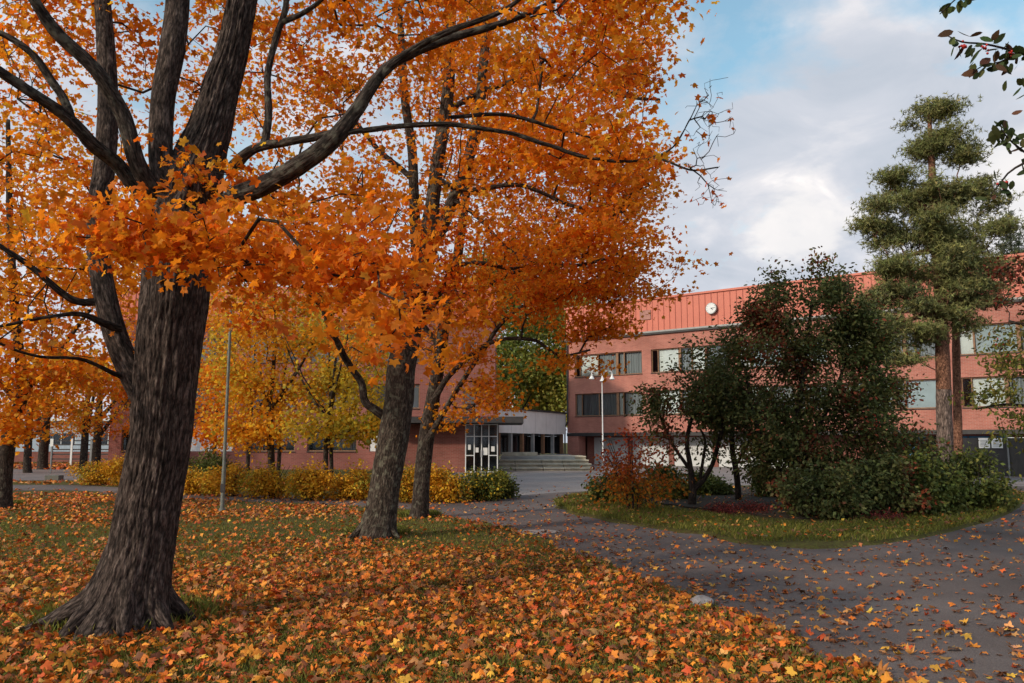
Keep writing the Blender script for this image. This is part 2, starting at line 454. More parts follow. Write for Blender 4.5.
def make_tree(name, label, cat, base, trunk, limbs, blobs, leaf, group=None, bark=M_BARK2, limbbark=M_BARKL,
              sides=20, seg=.12, disp=None, bf=.35, gseg=.35, zmin=1.5, tip=.0035, parts=('trunk', 'branches', 'leaves'), per=12, spread=.25,
              flat=.55, eper=.3, skip_r=1e9, twigsides=5, shell=.3, limb_disp=None, roots=(), mainlimb_sides=10):
    base = np.array(base, float); root = empty(name, tuple(base), 0, label, cat, group)
    allp = []
    tb = Tubes()
    for i, (P, R) in enumerate(trunk):
        P, R = smooth_path(P, R, seg); tb.add(P - base, R, sides, disp if i == 0 else None); allp.append((P, R))
    for P, R in roots: P, R = smooth_path(P, R, .03); tb.add(P - base, R, 26, bark_disp(.012, 5, 4))
    tb.build(parts[0], bark, root)
    br = Tubes(); has = False
    for P, R in limbs:
        P, R = smooth_path(P, R, seg * 1.5)
        wob = fbm(np.stack([P[:, 0] * 1.6, P[:, 1] * 1.6, P[:, 2] * 1.6], -1), 21, 2) - .5
        P = P + wob[:, None] * np.array([.10, .05, .08])
        br.add(P - base, R, mainlimb_sides, limb_disp if R.max() > .035 else None); allp.append((P, R)); has = True
    tg = sample_blobs(blobs, shell) if blobs else np.zeros((0, 3))
    chains, inner = grow(allp, tg, base, bf, gseg, zmin, skip_r, tip) if len(tg) else ([], np.zeros((0, 3)))
    for P, R in chains:
        br.add(P - base, R, twigsides if R.max() < .03 else 8, cap=False); has = True
    if has: br.build(parts[1], limbbark, root)
    if leaf and len(tg):
        LP = leaf_points(tg, per, spread, flat, inner, eper)
        LP = LP[LP[:, 2] > .05]
        lc = leaf['col'](len(LP), LP)
        size = rng.uniform(leaf['s0'], leaf['s1'], len(LP))
        ctr = np.mean(tg, 0); o = LP - ctr; o[:, 2] *= .3; o /= np.maximum(np.linalg.norm(o, axis=1, keepdims=True), .1)
        leafmesh(parts[2], LP - base, size, lc, leaf['mat'], root, leaf['tpl'], leaf.get('up', .5), o, leaf.get('bend', .3))
    return root, allp, tg

ORANGE = [(.80, .22, .016), (.85, .285, .02), (.88, .38, .03), (.70, .15, .014)]
def col_orange(n, P): return palette(n, ORANGE, (3, 4, 2, 1.3), .2, P, .7, 4)
def col_red_orange(n, P): return palette(n, [(.78, .15, .015), (.80, .20, .017), (.68, .10, .013), (.84, .27, .02)], (3, 3, 1, 1.2), .2, P, .9, 4)
def col_gold(n, P): return palette(n, [(.82, .29, .02), (.86, .38, .03), (.78, .21, .015), (.74, .42, .055)], (3, 3, 2, 1), .2, P, .5, 9)
def col_yelgreen(n, P): return palette(n, [(.66, .48, .06), (.78, .50, .05), (.46, .41, .07), (.80, .38, .03)], (2, 2, 2, 1.5), .2, P, .5, 5)
def rootset(b, r, spec):
    out = []
    for a, l, w in spec:
        d = np.array([math.cos(math.radians(a)), math.sin(math.radians(a)), 0]); n_ = np.array([-d[1], d[0], 0]) * rng.normal(0, .05)
        out.append((np.array([b + d * r * .35 + [0, 0, .75], b + d * r * .8 + [0, 0, .33], b + d * (r + l * .35) + n_ + [0, 0, .12], b + d * (r + l * .7) + n_ * 2 + [0, 0, .035], b + d * (r + l) + n_ * 3 + [0, 0, -.04]]), np.array([.9, 1.0, .72, .45, .2]) * w))
    return out
SUN = 2.6
SKY = .13
CLOUD = 8.4
EXPO = 0.0
CLOFF = (3.1, .7, 0)
# ================================================================== SETTING
def inpoly(P, poly):
    x, y = P[:, 0], P[:, 1]; r = np.zeros(len(P), bool); n = len(poly); j = n - 1
    for i in range(n):
        xi, yi = poly[i]; xj, yj = poly[j]
        c = ((yi > y) != (yj > y)) & (x < (xj - xi) * (y - yi) / (yj - yi + 1e-12) + xi); r ^= c; j = i
    return r
def curve2(pts, closed=False, seg=.4):
    P = np.array([[p[0], p[1], 0] for p in pts])
    if closed: P = np.vstack([P, P[:1]])
    Q, _ = smooth_path(P, np.zeros(len(P)), seg)
    return Q[:-1, :2] if closed else Q[:, :2]

def grassmat():
    m, nt, out = newmat('turf')
    b = N(nt, 'ShaderNodeBsdfPrincipled'); b.inputs['Roughness'].default_value = .95; b.inputs['Specular IOR Level'].default_value = .1
    tc = N(nt, 'ShaderNodeTexCoord')
    n = N(nt, 'ShaderNodeTexNoise'); n.inputs['Scale'].default_value = .5; n.inputs['Detail'].default_value = 9; n.inputs['Roughness'].default_value = .65
    n2 = N(nt, 'ShaderNodeTexNoise'); n2.inputs['Scale'].default_value = 14; n2.inputs['Detail'].default_value = 6
    for k in (n, n2): L(nt, tc.outputs['Object'], k.inputs['Vector'])
    c = ramp(nt, n.outputs[0], [(.35, (.08, .078, .02)), (.6, (.12, .112, .03))])
    c = mix(nt, ramp(nt, n2.outputs[0], [(.42, (0, 0, 0)), (.62, (.8, .8, .8))]), c, (.075, .048, .024))
    L(nt, c, b.inputs['Base Color'])
    bm = N(nt, 'ShaderNodeBump'); bm.inputs['Distance'].default_value = .04; L(nt, n2.outputs[0], bm.inputs['Height']); L(nt, bm.outputs[0], b.inputs['Normal'])
    L(nt, b.outputs[0], out.inputs[0]); return m
def asphalt(name, base, var, patch, cracks=True):
    m, nt, out = newmat(name)
    b = N(nt, 'ShaderNodeBsdfPrincipled'); b.inputs['Roughness'].default_value = .85; b.inputs['Specular IOR Level'].default_value = .25
    tc = N(nt, 'ShaderNodeTexCoord')
    n = N(nt, 'ShaderNodeTexNoise'); n.inputs['Scale'].default_value = .35; n.inputs['Detail'].default_value = 8; n.inputs['Roughness'].default_value = .6
    g = N(nt, 'ShaderNodeTexNoise'); g.inputs['Scale'].default_value = 70; g.inputs['Detail'].default_value = 3
    v = N(nt, 'ShaderNodeTexVoronoi'); v.inputs['Scale'].default_value = 110
    for k in (n, g, v): L(nt, tc.outputs['Object'], k.inputs['Vector'])
    c = ramp(nt, n.outputs[0], [(.32, tuple(x * (1 - var) for x in base)), (.5, base), (.68, patch)])
    c = mix(nt, 1, c, ramp(nt, g.outputs[0], [(.3, (.72, .72, .72)), (.7, (1.25, 1.25, 1.25))]), 'MULTIPLY')
    c = mix(nt, 1, c, ramp(nt, v.outputs['Distance'], [(.1, (1.3, 1.28, 1.25)), (.5, (.85, .85, .85))]), 'MULTIPLY')
    L(nt, c, b.inputs['Base Color'])
    bm = N(nt, 'ShaderNodeBump'); bm.inputs['Distance'].default_value = .008; bm.inputs['Strength'].default_value = .8; L(nt, g.outputs[0], bm.inputs['Height']); L(nt, bm.outputs[0], b.inputs['Normal'])
    L(nt, b.outputs[0], out.inputs[0]); return m
M_TURF = grassmat()
M_PATH = asphalt('path_asphalt', (.138, .107, .099), .32, (.185, .148, .138))
M_YARD = asphalt('yard_asphalt', (.26, .225, .22), .2, (.31, .27, .26))
M_ROAD = asphalt('side_road', (.21, .17, .165), .2, (.25, .2, .19))
M_SOIL = surf('soil', (.045, .034, .022), .95, .4, 6, bump=.5)

g = MB(); g.poly([(-900, -300, 0), (900, -300, 0), (900, 1500, 0), (-900, 1500, 0)]); tag(g.build('ground', M_TURF), kind='structure')

LB = [gnd(*p)[:2] for p in [(1130, 900), (960, 740), (885, 690), (845, 665), (765, 628), (692, 600), (625, 572), (562, 546), (500, 527), (450, 516), (400, 509.5), (330, 505), (250, 501.5), (180, 498.5), (110, 494), (0, 490.5)]]
LB += [np.array([-45, 27.5]), np.array([-90, 30.0])]
lawn_edge = curve2(LB, seg=.25)
nz = fbm(np.stack([lawn_edge[:, 0] * 1.3, lawn_edge[:, 1] * 1.3, 0 * lawn_edge[:, 0]], -1), 3, 3) - .5
lawn_edge = lawn_edge + nz[:, None] * np.array([.5, .5])
back = [gnd(*p)[:2] for p in [(0, 485), (110, 487), (190, 492), (300, 496), (400, 498.5), (480, 500), (520, 497)]]
back = [np.array([-90, 32.5]), np.array([-45, 30.5])] + back
back_edge = curve2(back, seg=.6)
far_edge = np.array([[.1, 28.], [-1.5, 33], [-3.2, 40], [-3.6, 50], [10, 62], [90, 62], [90, -2], [3.0, -2]])
path_poly = np.vstack([lawn_edge[::1], back_edge, far_edge])
g = MB(); g.poly([(x, y, .004) for x, y in path_poly]); tag(g.build('path', M_PATH), kind='structure')
YE = curve2([gnd(*p)[:2] for p in [(505, 497), (540, 494), (575, 492), (650, 489), (760, 488), (900, 487), (1100, 486)]], seg=1)
yard = np.vstack([YE, [[90, 31], [90, 78], [-1, 78], [-3.4, 52], [-3.0, 40]]])
g = MB(); g.poly([(x, y, .008) for x, y in yard]); tag(g.build('yard', M_YARD), kind='structure')
g = MB()
for (x0, x1, y) in ((1.0, 3.9, 36.4), (.3, 9.0, 40.5), (1, 14, 44.8)):
    g.poly([(x0, y, .012), (x1, y - .25, .012), (x1, y - .13, .012), (x0, y + .12, .012)])
tag(g.build('road_marking', surf('worn_marking', (.42, .40, .40), .8, .3, 2)), kind='structure')
g = MB(); g.poly([(-70, 35.8, .008), (-19.5, 37.2, .008), (-17, 41, .008), (-19, 50.5, .008), (-30, 52.5, .008), (-70, 51, .008)]); tag(g.build('side_road', M_ROAD), kind='structure')
g = MB(); sl = [gnd(*p)[:2] for p in [(515, 531), (545, 529.5), (562, 532), (548, 534.5), (520, 534.5)]]
g.poly([(x, y, .0085) for x, y in sl]); tag(g.build('path_patch', surf('pale_patch', (.30, .27, .26), .85, .2, 6)), kind='structure')

ISL = curve2([gnd(*p)[:2] for p in [(552, 508), (572, 515), (608, 522), (645, 527), (692, 534), (742, 542), (800, 547), (850, 547), (905, 541), (955, 531), (1000, 518), (1024, 503), (1016, 493), (950, 486), (860, 484), (760, 486), (690, 488), (620, 492), (570, 498)]], True, .35)
nz = fbm(np.stack([ISL[:, 0] * 1.6, ISL[:, 1] * 1.6, 0 * ISL[:, 0]], -1), 5, 3) - .5
ISL = ISL + nz[:, None] * np.array([.6, .8])
ic = ISL.mean(0)
def ringmesh(name, mat, scales, zs):
    n = len(ISL); V = np.vstack([np.c_[ic + (ISL - ic) * s, np.full(n, z)] for s, z in zip(scales, zs)] + [[[ic[0], ic[1], zs[-1] + .03]]])
    i = np.arange(n); F_ = [np.stack([r * n + i, r * n + (i + 1) % n, (r + 1) * n + (i + 1) % n, (r + 1) * n + i], -1) for r in range(len(scales) - 1)]
    T = np.stack([(len(scales) - 1) * n + i, (len(scales) - 1) * n + (i + 1) % n, np.full(n, len(V) - 1)], -1)
    return link(name, npmesh(name, V, [np.vstack(F_), T], smooth=True), mat)
tag(ringmesh('grass_island', M_TURF, (1, .985, .93), (-.002, .05, .075)), kind='structure')
def isl_in(P, s): return inpoly(ic + (P - ic) / s, ISL)
bed = MB(); bp = [ic + (p - ic) * .66 + np.array([0, .5]) for p in ISL]; bed.poly([(x, y, .125) for x, y in bp]); bed.prism(bp, .02, .121); tag(bed.build('soil', M_SOIL), kind='structure')

lawn_poly = np.vstack([lawn_edge, [[-90, -2], [lawn_edge[0][0], -2]]])

# ---------------------------------------------------------- fallen leaves
FALL = [(.64, .165, .02), (.72, .25, .03), (.72, .37, .05), (.52, .09, .022), (.36, .12, .04), (.56, .25, .085), (.17, .065, .03)]
def leafarr(P, size, tpl, colr, tilt=.35):
    n = len(P); Nn = rng.normal(size=(n, 3)) * tilt; Nn[:, 2] = 1; Nn /= np.linalg.norm(Nn, axis=1, keepdims=True)
    Y = rng.normal(size=(n, 3)); Y -= Nn * np.sum(Y * Nn, 1, keepdims=True); Y /= np.linalg.norm(Y, axis=1, keepdims=True)
    X = np.cross(Y, Nn); k = len(tpl); t = np.vstack([[0, .12], tpl]); r2 = (t ** 2).sum(1)
    b = rng.normal(-.12, .55, n); tw = rng.normal(0, .55, n)
    z = b[:, None] * r2[None] + tw[:, None] * t[None, :, 0] * t[None, :, 1] + rng.normal(0, .045, (n, len(t)))
    V = size[:, None, None] * (t[None, :, 0, None] * X[:, None] + t[None, :, 1, None] * Y[:, None] + z[..., None] * Nn[:, None])
    lo = V[:, :, 2].min(1); V = V + P[:, None]; V[:, :, 2] += (-lo * .75)[:, None]
    f = np.array([[0, 1 + i, 1 + (i + 1) % k] for i in range(k)])
    m = k + 1
    return V.reshape(-1, 3), (f[None] + (np.arange(n) * m)[:, None, None]).reshape(-1, 3), np.repeat(colr, m, 0)
def joinleaves(name, parts, mat):
    Vs, Fs, Cs, o = [], [], [], 0
    for V, F_, C_ in parts: Vs.append(V); Fs.append(F_ + o); Cs.append(C_); o += len(V)
    return link(name, npmesh(name, np.vstack(Vs), [np.vstack(Fs)], col=np.vstack(Cs)), mat)
def scatter(n, x0, x1, y0, y1): return np.c_[rng.uniform(x0, x1, n), rng.uniform(y0, y1, n)]
def n3(P, s): return np.c_[P * s, np.zeros(len(P))]
parts = []
def addleaves(P, z0, s0, s1, wts=None, tilt=.35, pile=.03):
    d = np.hypot(P[:, 0], P[:, 1]); c = palette(len(P), FALL, wts or (5, 3.2, 1.0, 2.6, 2.6, 1.7, 1.8), .26)
    Z = z0 + rng.uniform(0, pile, len(P)); Q = np.c_[P, Z]; S = rng.uniform(s0, s1, len(P)) * .62
    for lo, hi, tp in ((0, 10.5, LEAF_HI), (10.5, 20, LEAF_MID), (20, 999, LEAF_LO)):
        k = (d >= lo) & (d < hi)
        if k.any(): parts.append(leafarr(Q[k], S[k], tp, c[k], tilt))
# lawn
P = np.vstack([scatter(125000, -17, 7, 2.5, 28)])
P = P[inpoly(P, lawn_poly)]
f1 = fbm(n3(P, .55), 31, 4); f2 = fbm(n3(P, 2.6), 35, 3)
cov = .78 + 1.9 * (f1 - .5) + 1.2 * (f2 - .5)
ed = np.full(len(P), 9.)
for q in lawn_edge[::8]: ed = np.minimum(ed, np.hypot(P[:, 0] - q[0], P[:, 1] - q[1]))
cov += np.clip((12 - P[:, 1]) / 5, 0, 1) * .5 - .3 * np.exp(-ed / .35)                      # heavy near the camera
gr = np.exp(-(((P[:, 0] + 7.5) / 6) ** 2 + ((P[:, 1] - 15.2) / 2.0) ** 2))  # greener stretch at left
gr2 = np.exp(-(((P[:, 0] + 4) / 3.5) ** 2 + ((P[:, 1] - 17.5) / 1.6) ** 2)) + .8 * np.exp(-(((P[:, 0] + 1) / 3) ** 2 + ((P[:, 1] - 18) / 1.5) ** 2))
cov -= .62 * gr + .5 * gr2 + .36 * np.clip((P[:, 1] - 11) / 5, 0, 1)
P = P[rng.random(len(P)) < np.clip(cov, .10, 1)]
addleaves(P, .014, .045, .13, tilt=.5, pile=.03)
P = scatter(52000, -11, 6.5, 3, 14.5); P = P[inpoly(P, lawn_poly)]
cov = np.clip(1.15 - (P[:, 1] - 9) / 6, 0, 1) * np.clip(.25 + 1.5 * fbm(n3(P, 1.1), 71, 3), 0, 1); P = P[rng.random(len(P)) < cov]
addleaves(P, .006, .04, .095, (4, 2.4, .5, 3.4, 4, 1.4, 2.4), tilt=.22, pile=.012)
P = scatter(9000, -60, -17, 6, 28); P = P[inpoly(P, lawn_poly)]; addleaves(P, .02, .12, .2)
# path
P = scatter(48000, -4, 20, 3.5, 32); P = P[inpoly(P, path_poly) & ~isl_in(P, 1)]
from_edge = np.full(len(P), 1e9)
for q in lawn_edge[::6]: from_edge = np.minimum(from_edge, np.hypot(P[:, 0] - q[0], P[:, 1] - q[1]))
from_isl = np.full(len(P), 1e9)
for q in ISL[::3]: from_isl = np.minimum(from_isl, np.hypot(P[:, 0] - q[0], P[:, 1] - q[1]))
cov = .17 + .85 * np.exp(-from_edge / .5) + .5 * np.exp(-from_edge / 1.9) + .5 * np.exp(-from_isl / .35) + .25 * np.exp(-((P[:, 0] - 5.5) ** 2 / 9 + (P[:, 1] - 7) ** 2 / 12))
cov *= .35 + 1.5 * fbm(n3(P, .9), 44, 3); cov *= np.clip(1.5 - P[:, 1] / 22, .25, 1.3)
P = P[rng.random(len(P)) < cov]; addleaves(P, .006, .045, .13, (2.4, 2.0, .8, 1.4, 3.6, 2.4, 3.0), .2, .004)
# island rim, road verges, beneath the far maples
P = scatter(9000, 0, 20, 14, 30); P = P[isl_in(P, .99)]; cov = .35 + .6 * (~isl_in(P, .84)) * fbm(n3(P, 1.5), 50, 2); P = P[rng.random(len(P)) < cov]; addleaves(P, .125, .06, .12, (1.6, 1.6, 1.6, 1, 3, 1.5, 4), .3, .02)
P = scatter(6000, -50, -16, 51.5, 66); addleaves(P, .01, .22, .34, (3, 1, .6, 3, 3, .5, 1.5), .3)
P = scatter(3500, -45, -2, 29, 36); P = P[~inpoly(P, path_poly)]; addleaves(P, .02, .15, .24)
P = scatter(1500, -24, -1, 22.8, 28.5); P = P[inpoly(P, path_poly)]; addleaves(P, .006, .1, .16)
tag(joinleaves('fallen_leaves', parts, M_FALL), 'fallen maple leaves in orange, yellow and brown covering lawn and path edge', 'leaves', kind='stuff')

# ---------------------------------------------------------- grass blades
def grass(P, z0, h0, h1, name, label):
    n = len(P); a = rng.uniform(0, 2 * math.pi, n); h = rng.uniform(h0, h1, n); w = h * .09 + .002
    lx, ly = rng.normal(0, .35, n) * h, rng.normal(0, .35, n) * h
    dx, dy = np.cos(a) * w, np.sin(a) * w
    z0 = np.zeros(n) + z0
    A = np.c_[P[:, 0] - dx, P[:, 1] - dy, z0]; B = np.c_[P[:, 0] + dx, P[:, 1] + dy, z0]
    C_ = np.c_[P[:, 0] + lx * .4, P[:, 1] + ly * .4, z0 + h * .65]; D = np.c_[P[:, 0] + lx, P[:, 1] + ly, z0 + h]
    V = np.stack([A, B, C_, D], 1).reshape(-1, 3); f = np.array([[0, 1, 2], [2, 1, 3]])
    Fa = (f[None] + (np.arange(n) * 4)[:, None, None]).reshape(-1, 3)
    c = palette(n, [(.17, .17, .032), (.13, .145, .028), (.22, .20, .045), (.26, .20, .08)], (4, 3, 2, .8), .25)
    return tag(link(name, npmesh(name, V, [Fa], col=np.repeat(c, 4, 0)), M_GREEN), label, 'grass', kind='stuff')
n = 230000; yy = 3.2 * (26 / 3.2) ** rng.random(n); xx = rng.uniform(-.85, .62, n) * yy
P = np.c_[xx, yy]; P = P[inpoly(P, lawn_poly)]; P = P[rng.random(len(P)) < .35 + 1.1 * fbm(n3(P, 1.2), 61, 3)]
dd = P[:, 1]
grass(P, 0, .03, .075, 'grass', 'short green lawn grass showing between the fallen leaves')
P = scatter(150000, 0, 20, 14, 30); P = P[isl_in(P, .995) & ~isl_in(P, .7)]
grass(P, .065, .05, .13, 'grass', 'rough grass fringe round the shrub island')
Q = []
for bx, rr in ((gnd(126, 618), .6), (gnd(378, 533), .42), (gnd(419, 516), .35), (gnd(3, 505), .35)):
    a = rng.uniform(0, 6.28, 1500); r_ = rr * rng.uniform(.75, 1.5, 1500); Q.append(np.c_[bx[0] + r_ * np.cos(a), bx[1] + r_ * np.sin(a)])
grass(np.vstack(Q), 0, .05, .16, 'grass', 'taller unmown grass tufts round the maple trunk bases')
# ================================================================== BUILDINGS
def wallgrid(mb, x0, x1, z0, z1, ops, y=0.0, rev=.22, m=0, back=True):
    xs = sorted({x0, x1} | {v for o in ops for v in (o[0], o[1]) if x0 < v < x1}); zs = sorted({z0, z1} | {v for o in ops for v in (o[2], o[3]) if z0 < v < z1})
    def opn(i, j):
        if i < 0 or j < 0 or i >= len(xs) - 1 or j >= len(zs) - 1: return None
        cx = (xs[i] + xs[i + 1]) / 2; cz = (zs[j] + zs[j + 1]) / 2
        return any(o[0] < cx < o[1] and o[2] < cz < o[3] for o in ops)
    for i in range(len(xs) - 1):
        for j in range(len(zs) - 1):
            a, b, c, d = xs[i], xs[i + 1], zs[j], zs[j + 1]
            if not opn(i, j): mb.poly([(a, y, c), (b, y, c), (b, y, d), (a, y, d)], m)
            else:
                if opn(i - 1, j) is False: mb.poly([(a, y, c), (a, y, d), (a, y + rev, d), (a, y + rev, c)], m)
                if opn(i + 1, j) is False: mb.poly([(b, y, d), (b, y, c), (b, y + rev, c), (b, y + rev, d)], m)
                if opn(i, j - 1) is False: mb.poly([(a, y, c), (a, y + rev, c), (b, y + rev, c), (b, y, c)], m)
                if opn(i, j + 1) is False: mb.poly([(a, y, d), (b, y, d), (b, y + rev, d), (a, y + rev, d)], m)
def curtain(x0, x1, z0, z1, y, mat, parent, amp=.035, wl=.22):
    n = max(6, int((x1 - x0) / .04)); mb = MB(); b = []
    ph = random.random() * 6
    for i in range(n + 1):
        x = x0 + (x1 - x0) * i / n; b.append((x, y + amp * math.sin(2 * math.pi * x / wl + ph + .8 * math.sin(x * 3.1))))
    for i in range(n): mb.poly([(b[i][0], b[i][1], z0), (b[i+1][0], b[i+1][1], z0), (b[i+1][0], b[i+1][1], z1), (b[i][0], b[i][1], z1)])
    return mb.build('curtain', mat, parent, smooth=True)
def window(parent, x0, x1, z0, z1, pat, y=.1, fr=M_WOOD):
    """pat: list of (a, b, content) in metres from x0; content in blind, curtain, dark, half"""
    f = MB(); t = .07
    f.box(x0, y, z0, x1, y + .09, z0 + t); f.box(x0, y, z1 - t, x1, y + .09, z1)
    f.box(x0, y, z0 + t, x0 + t, y + .09, z1 - t); f.box(x1 - t, y, z0 + t, x1, y + .09, z1 - t)
    for i, (a, b, c) in enumerate(pat[:-1]):
        nx = pat[i + 1][0]; w0 = x0 + b; w1 = x0 + nx
        f.box(w0, y - .015, z0 + t, w1, y + .085, z1 - t)
    w = f.build('window', fr, parent)
    s = MB().box(x0 - .03, -.05, z0 - .05, x1 + .03, y, z0 - .003); s.build('sill', M_DARKM, w)
    for a, b, c in pat:
        p = MB().poly([(x0 + a, y + .05, z0 + t), (x0 + b, y + .05, z0 + t), (x0 + b, y + .05, z1 - t), (x0 + a, y + .05, z1 - t)]); p.build('pane', M_GLASS, w)
        if c == 'blind': MB().box(x0 + a, y + .12, z0 + t, x0 + b, y + .13, z1 - t).build('blind', M_BLIND, w)
        if c == 'shade': MB().box(x0 + a, y + .12, z0 + t, x0 + b, y + .13, z1 - t).build('blind', M_SHADE, w)
        if c == 'half': MB().box(x0 + a, y + .12, z0 + t + (z1 - z0) * .35, x0 + b, y + .13, z1 - t).build('blind', M_BLIND, w)
        if c == 'curtain': curtain(x0 + a, x0 + b, z0 + t, z1 - t, y + .2, M_CURT, w)
    return w
M_PANEL2 = surf('door_paint', (.56, .56, .56), .6, .1, 1.5)
# --- the long red brick building
A0 = np.array([4.33, 63.0]); ang = math.atan2(-.605, .796)
B = empty('brick_building', (A0[0], A0[1], 0), ang, 'long three-storey red brick building with red sheet-metal top and a wall clock', 'building')
LN = 54.0
ops = []; bays = []
k = 0
while .75 + 6.65 * k + 5.9 < LN:
    x = .75 + 6.65 * k; bays.append(x); ops += [(x, x + 5.9, 3.72, 5.47), (x, x + 5.9, 6.77, 8.5)]; k += 1
wm = MB(); wallgrid(wm, 0, LN, 2.45, 9.62, ops)
wm.poly([(0, 0, 2.45), (0, 0, 9.62), (0, 14, 9.62), (0, 14, 2.45)]); wm.poly([(LN, 0, 2.45), (LN, 14, 2.45), (LN, 14, 9.62), (LN, 0, 9.62)])
wm.poly([(0, 14, 0), (0, 14, 9.62), (LN, 14, 9.62), (LN, 14, 0)])
wm.box(0, 0, 0, 1.0, 1.05, 2.2); wm.box(0, 1.05, 0, .35, 13.9, 2.2)
for x in (22.6, 30.3, 38): wm.box(x, .0, 0, x + .7, .9, 2.2)
wm.build('wall', M_BRICK, B)
sf = MB(); sf.box(-.03, -.03, 2.2, LN + .03, 13.97, 2.44); sf.build('soffit', M_DARKM, B)
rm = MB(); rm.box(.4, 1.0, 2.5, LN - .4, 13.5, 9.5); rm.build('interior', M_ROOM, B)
gw = MB(); gops = [(1.6, 4.6), (5.0, 8.0), (8.4, 11.4), (11.8, 14.8), (15.2, 18.2), (24.0, 29.6), (31.5, 37.5), (39, 45)]
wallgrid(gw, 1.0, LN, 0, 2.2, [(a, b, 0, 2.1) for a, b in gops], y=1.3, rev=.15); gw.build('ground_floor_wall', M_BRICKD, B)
for i, (a, b) in enumerate(gops):
    if i < 5:
        d = MB(); d.box(a, 1.38, 0.02, b, 1.43, 2.1)
        for q in range(1, 5): d.box(a, 1.365, .02 + q * .42, b, 1.377, .04 + q * .42)
        o = d.build('garage_door', M_PANEL2, B); MB().box((a + b) / 2 - .12, 1.33, .9, (a + b) / 2 + .12, 1.36, .94).build('handle', M_DARKM, o)
    elif i == 5:
        for q in range(5):
            MB().box(a + q * 1.12, 1.36, .02, a + q * 1.12 + 1.06, 1.42, 2.1).build('blue_door', M_BLUE if q != 1 else M_ROOM, B)
    else: MB().box(a, 1.9, .02, b, 1.95, 2.1).build('dark_opening', M_ROOM, B)
gt = MB(); gt.box(-.1, -.16, 9.6, LN + .1, .05, 9.74); gt.build('gutter', M_DARKM, B)
gt = MB(); gt.box(-.08, -.13, 9.745, LN + .08, 0, 9.86); gt.build('flashing', M_GREYM, B)
pr = MB(); pr.box(0, -.05, 9.865, LN, 14, 12.2, 0)
x = .25
while x < LN: pr.box(x, -.085, 9.9, x + .03, -.052, 12.2, 1); x += .46
for q in range(28): pr.box(-.035, .3 + q * .5, 9.9, -.002, .33 + q * .5, 12.2, 1)
o = pr.build('roof_band', [M_SHEET, M_SEAM], B)
MB().box(-.12, -.15, 12.2, LN + .12, 14.1, 12.34).build('coping', M_SHEET, B)
MB().box(6.6, -.12, 10.75, 7.5, -.09, 11.45).build('vent_hatch', surf('hatch', (.36, .17, .14), .6), B)
# clock
cx, cz = 12.3, 11.05
cb = MB().cyl((cx, -.09, cz), (cx, -.30, cz), .40, .40, 32).build('clock', M_GREYM, B)
MB().cyl((cx, -.302, cz), (cx, -.315, cz), .36, .36, 32).build('dial', M_WHITE, cb)
hm = MB()
def hand(a, l, w, m=hm):
    a = math.radians(a); s, c = math.sin(a), math.cos(a)
    m.poly([(cx - c * w, -.325, cz + s * w), (cx + c * w, -.325, cz - s * w), (cx + s * l + c * w * .5, -.325, cz + c * l - s * w * .5), (cx + s * l - c * w * .5, -.325, cz + c * l + s * w * .5)])
hand(88, .30, .028); hand(130, .2, .035)
hm.build('hand', M_INK, cb)
tm = MB()
for q in range(12):
    a = q * math.pi / 6; tm.cyl((cx + .29 * math.sin(a), -.316, cz + .29 * math.cos(a)), (cx + .335 * math.sin(a), -.316, cz + .335 * math.cos(a)), .011, n=5)
tm.build('hour_marks', M_INK, cb)
dp = MB(); dp.cyl((.12, -.12, 9.6), (.12, -.12, 3.3), .06); dp.cyl((.12, -.12, 3.3), (-.15, -.12, 2.9), .06); dp.cyl((-.15, -.12, 2.9), (-.15, -.12, .1), .06); dp.build('downpipe', M_DARKM, B, smooth=False)
PAT = [
 [(.07, .42, 'dark'), (.47, 2.05, 'blind'), (2.12, 3.65, 'curtain'), (3.85, 4.32, 'curtain'), (4.4, 5.83, 'curtain')],
 [(.07, .5, 'dark'), (.56, 2.15, 'blind'), (2.35, 3.15, 'curtain'), (3.22, 4.15, 'blind'), (4.3, 5.83, 'curtain')],
 [(.07, .55, 'blind'), (.6, 2.1, 'curtain'), (2.17, 3.65, 'curtain'), (3.85, 4.2, 'blind'), (4.28, 5.83, 'curtain')],
 [(.07, .75, 'blind'), (.85, 2.9, 'shade'), (3.1, 3.6, 'curtain'), (3.7, 5.83, 'shade')],
]
for i, x in enumerate(bays):
    window(B, x, x + 5.9, 6.77, 8.5, PAT[(0, 1, 3, 0, 3, 3, 2, 0)[i % 8]])
    window(B, x, x + 5.9, 3.72, 5.47, PAT[(2, 1, 0, 3, 1, 0, 3, 2)[i % 8]])
# --- the left wing with its porch
WX, WY = -26.0, 52.0; WL = 24.9
Wg = empty('brick_wing', (WX, WY, 0), 0, 'red brick school wing, its brick coloured darker for tree shade, behind the yellow hedge, with the glazed entrance porch', 'building')
wops = []; wb = []
x = .8
while x < WL - 6:
    wb.append(x); x += 4.0
for x in wb:
    wops += [(x, x + 3.2, 1.15, 2.75), (x, x + 3.2, 3.9, 5.5), (x, x + 3.2, 6.9, 8.5)]
sw = [(WL - 2.1, WL - 1.2, 3.7, 5.0), (WL - 2.1, WL - 1.2, 6.95, 8.25)]
wops += sw
wm = MB(); wallgrid(wm, 0, WL, 0, 9.62, wops)
wm.poly([(WL, 0, 0), (WL, 4.5, 0), (WL, 4.5, 9.62), (WL, 0, 9.62)]); wm.poly([(0, 0, 0), (0, 0, 9.62), (0, 4.5, 9.62), (0, 4.5, 0)]); wm.poly([(0, 4.5, 0), (0, 4.5, 9.62), (WL, 4.5, 9.62), (WL, 4.5, 0)])
wm.build('wall', M_BRICK_SHADED, Wg)
MB().box(.3, .9, .1, WL - .3, 4.3, 9.5).build('interior', M_ROOM, Wg)
